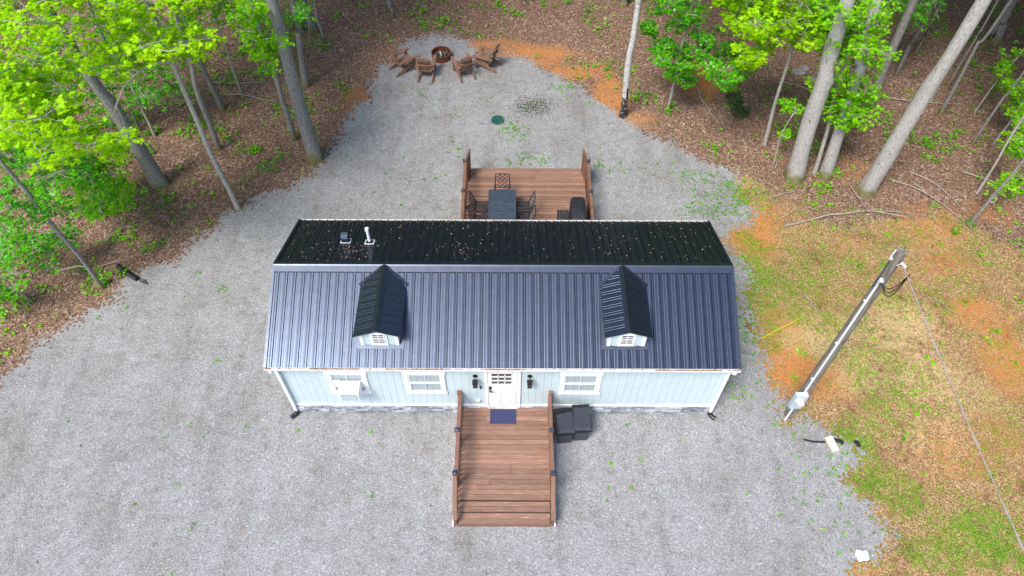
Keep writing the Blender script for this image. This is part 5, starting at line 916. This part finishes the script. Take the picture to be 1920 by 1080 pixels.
m=MB(); m.tube([(cx-.10,cy-.13,1.42),(cx-.10,cy-.27,1.42)],.095,20); m.tube([(cx-.10,cy-.12,1.42),(cx-.10,cy-.16,1.42)],.115,20); m.box((cx-.08,cy-.10,1.71),(.16,.10,.07)); m.build('meter',K['conduit'],mb)
m=MB(); at_=top+Vector((.13,-.04,-.35)); m.tube([top+Vector((.0,-.1,-.35)),at_],.02,8); m.tube([at_,at_+Vector((.06,-.10,-.03))],.032,10); m.tube([top+Vector((-.16,0,-.2)),top+Vector((-.16,-.02,.04))],.02,8); m.box(tuple(top+Vector((-.10,0,-.25))),(.12,.05,.05)); m.build('insulator',K['conduit'],UP)
m=MB()
h0=Vector((cx-.075,cy-.13,6.84)); e=at_+Vector((.10,-.28,-.05))
for k,(sg,dx) in enumerate(((.35,.0),(.50,.05),(.22,-.04))):
    P=[h0.lerp(e,t)+Vector((dx*sin(pi*t),-.1*sin(pi*t),-sg*sin(pi*t))) for t in [i/12 for i in range(13)]]; m.tube(P,.011,6)
m.tube([h0,h0+Vector((-.15,0,-.15)),h0+Vector((-.08,.05,.25)),top+Vector((-.14,0,-.22))],.009,6)
m.build('service_loop',K['black'],UP)
# overhead cable
a_=Vector((8.44,-.06,0))+at_; b_=Vector((10.9,-28,6.2)); P=[]
dirp=Vector((9.30,-6.17,5.9))
tt=(dirp.y-a_.y)/(b_.y-a_.y); b_.x=a_.x+(dirp.x-a_.x)/tt
import bisect
for i in range(61):
    t=i/60; p=a_.lerp(b_,t); p.z=a_.z+(b_.z-a_.z)*t-4*1.15*t*(1-t)*1.0; P.append(p)
m=MB(); m.tube(P,.009,8); 
for k in range(2):
    Q=[p+Vector((.014*cos(i*2.4+k*pi),0,.014*sin(i*2.4+k*pi))) for i,p in enumerate(P)]; m.tube(Q,.0055,6)
o=m.build('overhead_cable',K['wire']); tag(o,'twisted overhead service cable running from the pole top towards the bottom right','cable')
# small yard things
def tube_obj(name,P,r,mt,label,cat,n=8,group=None):
    m=MB(); m.tube(P,r,n); o=m.build(name,mt); tag(o,label,cat,group); return o
tube_obj('yellow_strap',[(8.16,2.58,.03),(8.6,2.85,.02),(9.0,3.05,.03),(9.45,3.30,.02)],.022,K['yellow'],'thin yellow strap lying on the orange soil right of the cabin','strap')
m=MB(); m.box((0,0,.05),(.22,.46,.07),R=Matrix.Rotation(.10,3,'X')); m.box((-.10,0,.07),(.02,.46,.08),R=Matrix.Rotation(.10,3,'X')); m.box((.10,0,.07),(.02,.46,.08),R=Matrix.Rotation(.10,3,'X'))
o=m.build('splash_block',K['beige'],bevel=.006); o.location=(9.42,-1.03,.03); o.rotation_euler.z=.30; tag(o,'beige plastic splash block lying over a black hose on the gravel','splash block')
def ribpipe(P,r,label,nm='drain_hose'):
    m=MB(); P=[Vector(p) for p in P]; Q=[]; R_=[]
    for i in range(len(P)-1):
        k=max(2,int((P[i+1]-P[i]).length/.02))
        for j in range(k): Q.append(P[i].lerp(P[i+1],j/k)); R_.append(r*(1.06 if (len(Q)%2) else .92))
    m.tube(Q,R_,10); o=m.build(nm,K['black']); tag(o,label,'hose'); return o
ribpipe([(9.50,-.90,.06),(9.62,-.90,.06),(9.72,-.93,.055),(9.80,-1.0,.05)],.055,'short black corrugated hose sticking out right of the beige block')
ribpipe([(8.68,-.86,.012),(8.95,-.93,.02),(9.2,-.94,.03),(9.40,-.92,.04)],.030,'thin black hose running left from the beige block')
ribpipe([(10.12,-.92,.04),(10.20,-.98,.045),(10.21,-1.10,.03)],.055,'small black hose end at the edge of the grass')
ribpipe([(-13.15,5.40,.07),(-12.85,5.18,.06),(-12.55,4.98,.055),(-12.38,4.88,.05),(-12.30,4.84,.03)],.085,'black drain hose half under leaves at the left gravel edge')
m=MB(); m.add([(-12.30,4.90,.02),(-12.24,4.76,.02),(-11.88,4.62,.015),(-12.05,4.80,.07),(-12.2,4.84,.09)],[(0,1,4),(1,2,3,4),(0,4,3,2),(0,2,1)]); o=m.build('crushed_hose_end',K['black']); tag(o,'flattened black hose tip on the gravel at the far left','hose')
# white rock
import bmesh
bmx=bmesh.new(); bmesh.ops.create_icosphere(bmx,subdivisions=3,radius=.14)
for v in bmx.verts:
    q=v.co.normalized(); f=1+.16*sin(q.x*5+1)*cos(q.y*4)+.10*sin(q.z*9+q.x*7); v.co=Vector((q.x*.17,q.y*.15,q.z*.10))*f
    v.co.z=max(v.co.z,-.03)
me_=bpy.data.meshes.new('white_rock'); bmx.to_mesh(me_); bmx.free(); me_.materials.append(K['rock']); o=bpy.data.objects.new('white_rock',me_); C.objects.link(o); o.location=(9.42,-4.13,.04)
tag(o,'single white rock near the bottom right edge of the gravel','rock')
# ---------------- trees ----------------
def catmull(P,step=.35):
    P=[np.array(p,float) for p in P]; out=[]
    for i in range(len(P)-1):
        p0=P[max(i-1,0)];p1=P[i];p2=P[i+1];p3=P[min(i+2,len(P)-1)]
        n=max(2,int(np.linalg.norm(p2[:3]-p1[:3])/step))
        for k in range(n):
            t=k/n; out.append(.5*((2*p1)+(p2-p0)*t+(2*p0-5*p1+4*p2-p3)*t*t+(3*p1-p0-3*p2+p3)*t**3))
    out.append(P[-1]); return out
def crown_mesh(seed,R,Hh,nl,size):
    rg=np.random.default_rng(seed); nc=34; a=rg.uniform(0,6.28,nc); z=rg.uniform(-.5,.5,nc); rr=R*np.sqrt(rg.random(nc))*np.sqrt(np.clip(1.1-(2*z)**2*.8,.1,1)); 
    cc=np.stack([rr*np.cos(a),rr*np.sin(a),z*Hh],1); i=rg.integers(0,nc,nl); d=rg.normal(0,1,(nl,3)); d/=np.linalg.norm(d,axis=1)[:,None]
    return cc[i]+d*(rg.uniform(.55,1,nl)*R*.28)[:,None]*np.array([1,1,.75])
canopy=[]
trunkmat={'oak':'bark','poplar':'barkdark','sapling':'barkpale','maple':'barkpale','young_beech':'barkdark','birch':'birch'}
cats={'oak':'tree','poplar':'tree','sapling':'sapling','maple':'tree','young_beech':'tree','birch':'tree'}
hx=Vector(cam.location)
roots=[]
for ti,(nm,P,cr,lab) in enumerate(TREES):
    base=P[0]; t=thing(nm+'_tree' if nm!='sapling' else nm,lab,cats[nm],(base[0],base[1],0)); roots.append(t)
    big=base[3]>.2
    C_=catmull(P,.22 if base[2]<2 and big else .35); rn=random.Random(ti); n=20 if big else 9
    vs=[]; ph=[rn.uniform(0,6.28) for _ in range(6)]; gz=float(height(np.array([base[0]]),np.array([base[1]]))[0])
    for q in C_:
        x,y,z,r=q; r=max(r,.012)
        wx=.0 if big else .012*sin(z*1.7+ph[0])*min(z,1.5); wy=.0 if big else .012*sin(z*2.1+ph[1])*min(z,1.5)
        fl=math.exp(-max(z,0)/.28)*(.27 if big else .2)
        for j in range(n):
            a_=2*pi*j/n; rr=r*(1+fl*(1+.55*sin(a_*5+ph[2])+.3*sin(a_*3+ph[3]))+.035*sin(a_*3+z*1.3+ph[4])+.03*sin(a_*2-z*2.3+ph[5]))
            if ti==18 : rr+=.10*math.exp(-((z-4.35)/.16)**2)*max(0,cos(a_-.35))
            vs.append((x+wx-base[0]+rr*cos(a_),y+wy-base[1]+rr*sin(a_),z-(.12 if z<.05 else 0)+gz*math.exp(-z)))
    k=len(C_); m=MB(); m.add(vs,[(i*n+j,i*n+(j+1)%n,(i+1)*n+(j+1)%n,(i+1)*n+j) for i in range(k-1) for j in range(n)]+[tuple((k-1)*n+j for j in range(n))])
    mt=K[trunkmat[nm]]
    if nm=='oak' and ti in (0,7,10,13,21,28,34): mt=K['barkdark']
    tr=m.build('trunk',mt,t,smooth=True)
    if nm=='birch':
        tr.data.materials.append(K['birchfoot'])
        for pl in tr.data.polygons:
            if pl.center.z+random.uniform(-.25,.25)<1.25: pl.material_index=1
    if cr:   # high crown, above what the photograph frames
        top=Vector(P[-1][:3]); zb=max(8.5,20.8-.6*(base[1]-cr+9.8)); ztop=max(zb+5,P[-1][2]+1)
        key=(int(cr*2),ti%3)
        if ti in (2,3): top.x-=4  # unseen crowns moved off their trunks to shift their shade
        if ti in (7,8,9): top.x-=4.5; top.y+=3; cr=2.6
        if ti==0: top.x-=4; top.y+=1
        if ti in (18,20,22): top.x+=3.5; top.y+=3
        canopy.append((t,(top.x*.8+base[0]*.2,top.y*.8+base[1]*.2,(zb+ztop)/2+.5),cr,ztop-zb,ti))
    # sprays
    br=MB(); has=False
    for (si,tone),L_ in SPRAYS.items():
        if si!=ti: continue
        has=True
        pts=sorted([(math.hypot(x-base[0],y-base[1]),x,y,z,r) for x,y,z,r in L_])
        nodes=[(np.array(q[:3]),None,0) for q in C_ if q[2]>.6]; allP=[]
        for d,x,y,z,r in pts:
            p=np.array([x,y,z]); best=None
            for i_,(q,_,dep) in enumerate(nodes):
                dv=p-q; L2=np.linalg.norm(dv)+max(0,q[2]-z)*1.3+dep*.10+ (0.0 if dep else .3)
                if best is None or L2<best[0]: best=(L2,i_)
            q,_,dep=nodes[best[1]]; mid=(p+q)/2+np.array([rn.uniform(-.1,.1),rn.uniform(-.1,.1),-.04*np.linalg.norm(p-q)])
            ra=.026 if dep==0 else .015; 
            if tone!='lime': ra*=.65
            q1=(q+mid)/2+RNG.normal(0,.05,3); m1=(p+mid)/2+RNG.normal(0,.05,3)
            br.tube([q-np.array(base[:3]),q1-np.array(base[:3]),mid-np.array(base[:3]),m1-np.array(base[:3]),p-np.array(base[:3])],[ra,ra*.85,ra*.75,ra*.6,ra*.4],6)
            nodes+= [(mid,None,dep+1),(p,None,dep+1)]
            # twig clumps
            nk=int(9+9*(r/.5)) if tone!='lime' else int(7+8*(r/.5))
            for j in range(nk):
                a_=rn.uniform(0,6.28); rr=r*math.sqrt(rn.random())*1.15; c=p+np.array([rr*cos(a_),rr*sin(a_),rn.gauss(0,.16)*r*1.6-.25*rr*rr])
                if j%3==0: br.tube([p-np.array(base[:3]),(p+c)/2+RNG.normal(0,.03,3)-np.array(base[:3]),c-np.array(base[:3])],[.007,.006,.004],5,cap=False)
                ln=9 if tone=='lime' else 6
                for l_ in range(ln):
                    aa=rn.uniform(0,6.28); q2=rn.uniform(.02,.11 if tone!='lime' else .12); allP.append(c+np.array([q2*cos(aa),q2*sin(aa),rn.gauss(0,.035)]))
        allP=np.array(allP)-np.array([base[0],base[1],0]); nL=len(allP)
        if tone=='lime': leaves('crown',allP,RNG.uniform(.08,.145,nL),.42,MAPLE,K['lime'],t)
        elif tone=='spring': leaves('crown',allP,RNG.uniform(.075,.135,nL),.5,MAPLE,K['spring'],t)
        else: leaves('crown',allP,RNG.uniform(.075,.14,nL),.55,OVAL if ti!=15 else MAPLE,K['green2'],t)
    if ti==1:
        b0=np.array(base[:3]); Q=[np.array(q)-b0 for q in ((-9.793,8.112,6.28),(-10.05,7.853,6.45),(-10.384,7.362,6.5),(-10.69,6.772,6.4),(-10.80,6.21,6.2),(-10.90,5.67,5.9),(-11.0,5.2,5.7))]; br.tube(Q,[.05,.042,.036,.030,.024,.018,.012],8)
        br.tube([Q[4],Q[4]+np.array([.25,-.4,-.2]),Q[4]+np.array([.3,-.8,-.5])],[.02,.014,.008],6); br.tube([Q[2],Q[2]+np.array([-.5,-.1,.2]),Q[2]+np.array([-1,0,.3])],[.022,.016,.010],6)
    if has: tag(br.build('limbs',K['twig'],t))
# shared high crowns
cm={}
for t,c,cr,hh,ti in canopy:
    key=('b' if cr>=4 else 's',ti%3)
    if key not in cm:
        R0=4.3 if cr>=4 else 3.0; P_=crown_mesh(50+ti,R0,8,5200 if cr>=4 else 3000,.3)
        o=leaves('crown',P_,RNG.uniform(.22,.42,len(P_)),.7,OVAL,K['canopy']); cm[key]=o; first=True
    else:
        o=cm[key].copy(); C.objects.link(o)
    o.parent=t; o.location=(c[0]-t.location.x,c[1]-t.location.y,c[2]); o.scale=(1,1,hh/9.5); o.rotation_euler.z=ti*1.3
# unseen woodland added to darken the roof reflection: trunks and leaves in one mass
W_=[]; rg=np.random.default_rng(3); tr=MB(); cand=[]
for _ in range(2600):
    x=rg.uniform(-48,48); y=rg.uniform(-6,54)
    zt=19.3-.6*(y+9.8)                       # height of the picture's top edge there
    dep=(y+9.8)*.6+19.3*.8; half=dep*.72
    inside=abs(x)<half+3 and y<25.5
    if inside: continue
    if x>0 and y<4 and x<34: continue
    if x<0 and x>-36 and y<16: continue
    if abs(x)<16 and y<29: continue
    if any((x-a)**2+(y-b)**2<13 for a,b in cand): continue
    cand.append((x,y))
for x,y in cand:
    zb=max(2.0 if y>29 or abs(x)>30 else 5.5,0); r=rg.uniform(2.6,3.8); hh=rg.uniform(11,16); P_=crown_mesh(int(rg.integers(1e6)),r,hh,1100,.5)
    W_.append(P_+np.array([x,y,zb+hh/2+1.5])); tr.tube([(x,y,-.1),(x+rg.normal(0,.3),y+rg.normal(0,.3),zb+hh*.7)],[rg.uniform(.14,.3),.08],7)
W_=np.concatenate(W_); W_=W_[W_[:,2]>1]
tag(leaves('unseen_woodland',W_,RNG.uniform(.35,.75,len(W_)),.9,OVAL,K['canopy']),kind='stuff')
o=tr.build('unseen_woodland_trunks',K['barkdark']); tag(o,kind='stuff')
# fallen branches
GR='fallen branches on the forest floor'
labs=['long pale fallen branch on the leaves below the right hand trunks','short dead stick left of the widest trunk foot','long thin fallen pole right of the widest leaning trunk','thin fallen stem behind the pale trunks on the right','fallen limb pointing to the dark trunk cut by the right edge','short stick near the edge of the rough grass','fallen stick behind the thick left trunk','long pale log lying near the thin sapling at upper left','slanting dead branch below the broad leaved young beech','short pale stick under the low maple sapling','crooked twig left of the tall straight grey trunk','dead limb at the left border of the picture','thin twig by the foot of the young beech','bent stick beside the dark trunk at the top','low dead branch over the clay by the leafy small maple','thin dead stem crossing the leaves right of the widest trunk','pale twig on the straw under the overhead cable','short twig on the grass right of the cabin roof','broken pale stick at the far left among green leaves','upright broken stick left of the young beech foot','curved dead stick behind the slender curved maple','twig on the orange soil far right above the cable']
for i,(a_,b_) in enumerate(BRANCHES):
    rn=random.Random(i); L_=math.hypot(b_[0]-a_[0],b_[1]-a_[1]); m=MB(); P=[]
    nx_=-(b_[1]-a_[1])/L_; ny_=(b_[0]-a_[0])/L_; bw=rn.uniform(-.07,.07)*L_
    for k in range(9):
        t=k/8; o_=bw*sin(pi*t)+rn.gauss(0,.012*L_**.5); x=a_[0]+(b_[0]-a_[0])*t+nx_*o_; y=a_[1]+(b_[1]-a_[1])*t+ny_*o_; P.append((x,y,float(height(np.array([x]),np.array([y]))[0])+.05+.05*sin(pi*t)))
    r=.012+.006*L_; m.tube(P,[r*(1-.6*k/8) for k in range(9)],7)
    for k in range(3):
        q=Vector(P[rn.randint(2,6)]); d=Vector((rn.uniform(-1,1),rn.uniform(-1,1),.15)).normalized()*rn.uniform(.2,.28*L_+.1); m.tube([q,q+d*.5,q+d],[r*.5,r*.4,r*.2],5)
    o=m.build('fallen_branch',K['stick']); tag(o,labs[i],'branch',GR)

# rocks and low evergreen shrubs in the woods
for i,(x,y,r,lab) in enumerate([(12.5,16.05,.22,'grey mossy rock behind the trunks, leftmost of the small rock pile'),(12.95,15.6,.17,'small grey rock at the right of the rock pile in the woods'),(12.78,16.35,.16,'small pale rock at the back of the rock pile in the woods')]):
    b=bmesh.new(); bmesh.ops.create_icosphere(b,subdivisions=3,radius=1)
    for v in b.verts:
        q=v.co.copy(); v.co=Vector((q.x*r*1.3,q.y*r,q.z*r*.6))*(1+.18*sin(q.x*4+i*2)*cos(q.y*5+i)+.1*sin(q.z*7+i))
    me=bpy.data.meshes.new('rock'); b.to_mesh(me); b.free(); me.materials.append(K['greyrock']); o=bpy.data.objects.new('rock',me); C.objects.link(o); o.location=(x,y,.12); tag(o,lab,'rock','small rock pile in the woods')
for x,y,lab in ((9.4,14.25,'low dark green shrub on the leaves left of the slender curved maple'),(9.5,13.5,'smaller dark green shrub just in front of the low shrub beside the clay')):
    P=clumps(np.array([x]),np.array([y]),260,.38,.28); P[:,:2]-=(x,y); P[:,2]-=0
    o=leaves('low_shrub',P,RNG.uniform(.06,.10,len(P)),.6,OVAL,K['shrub']); o.location=(x,y,0); tag(o,lab,'shrub')
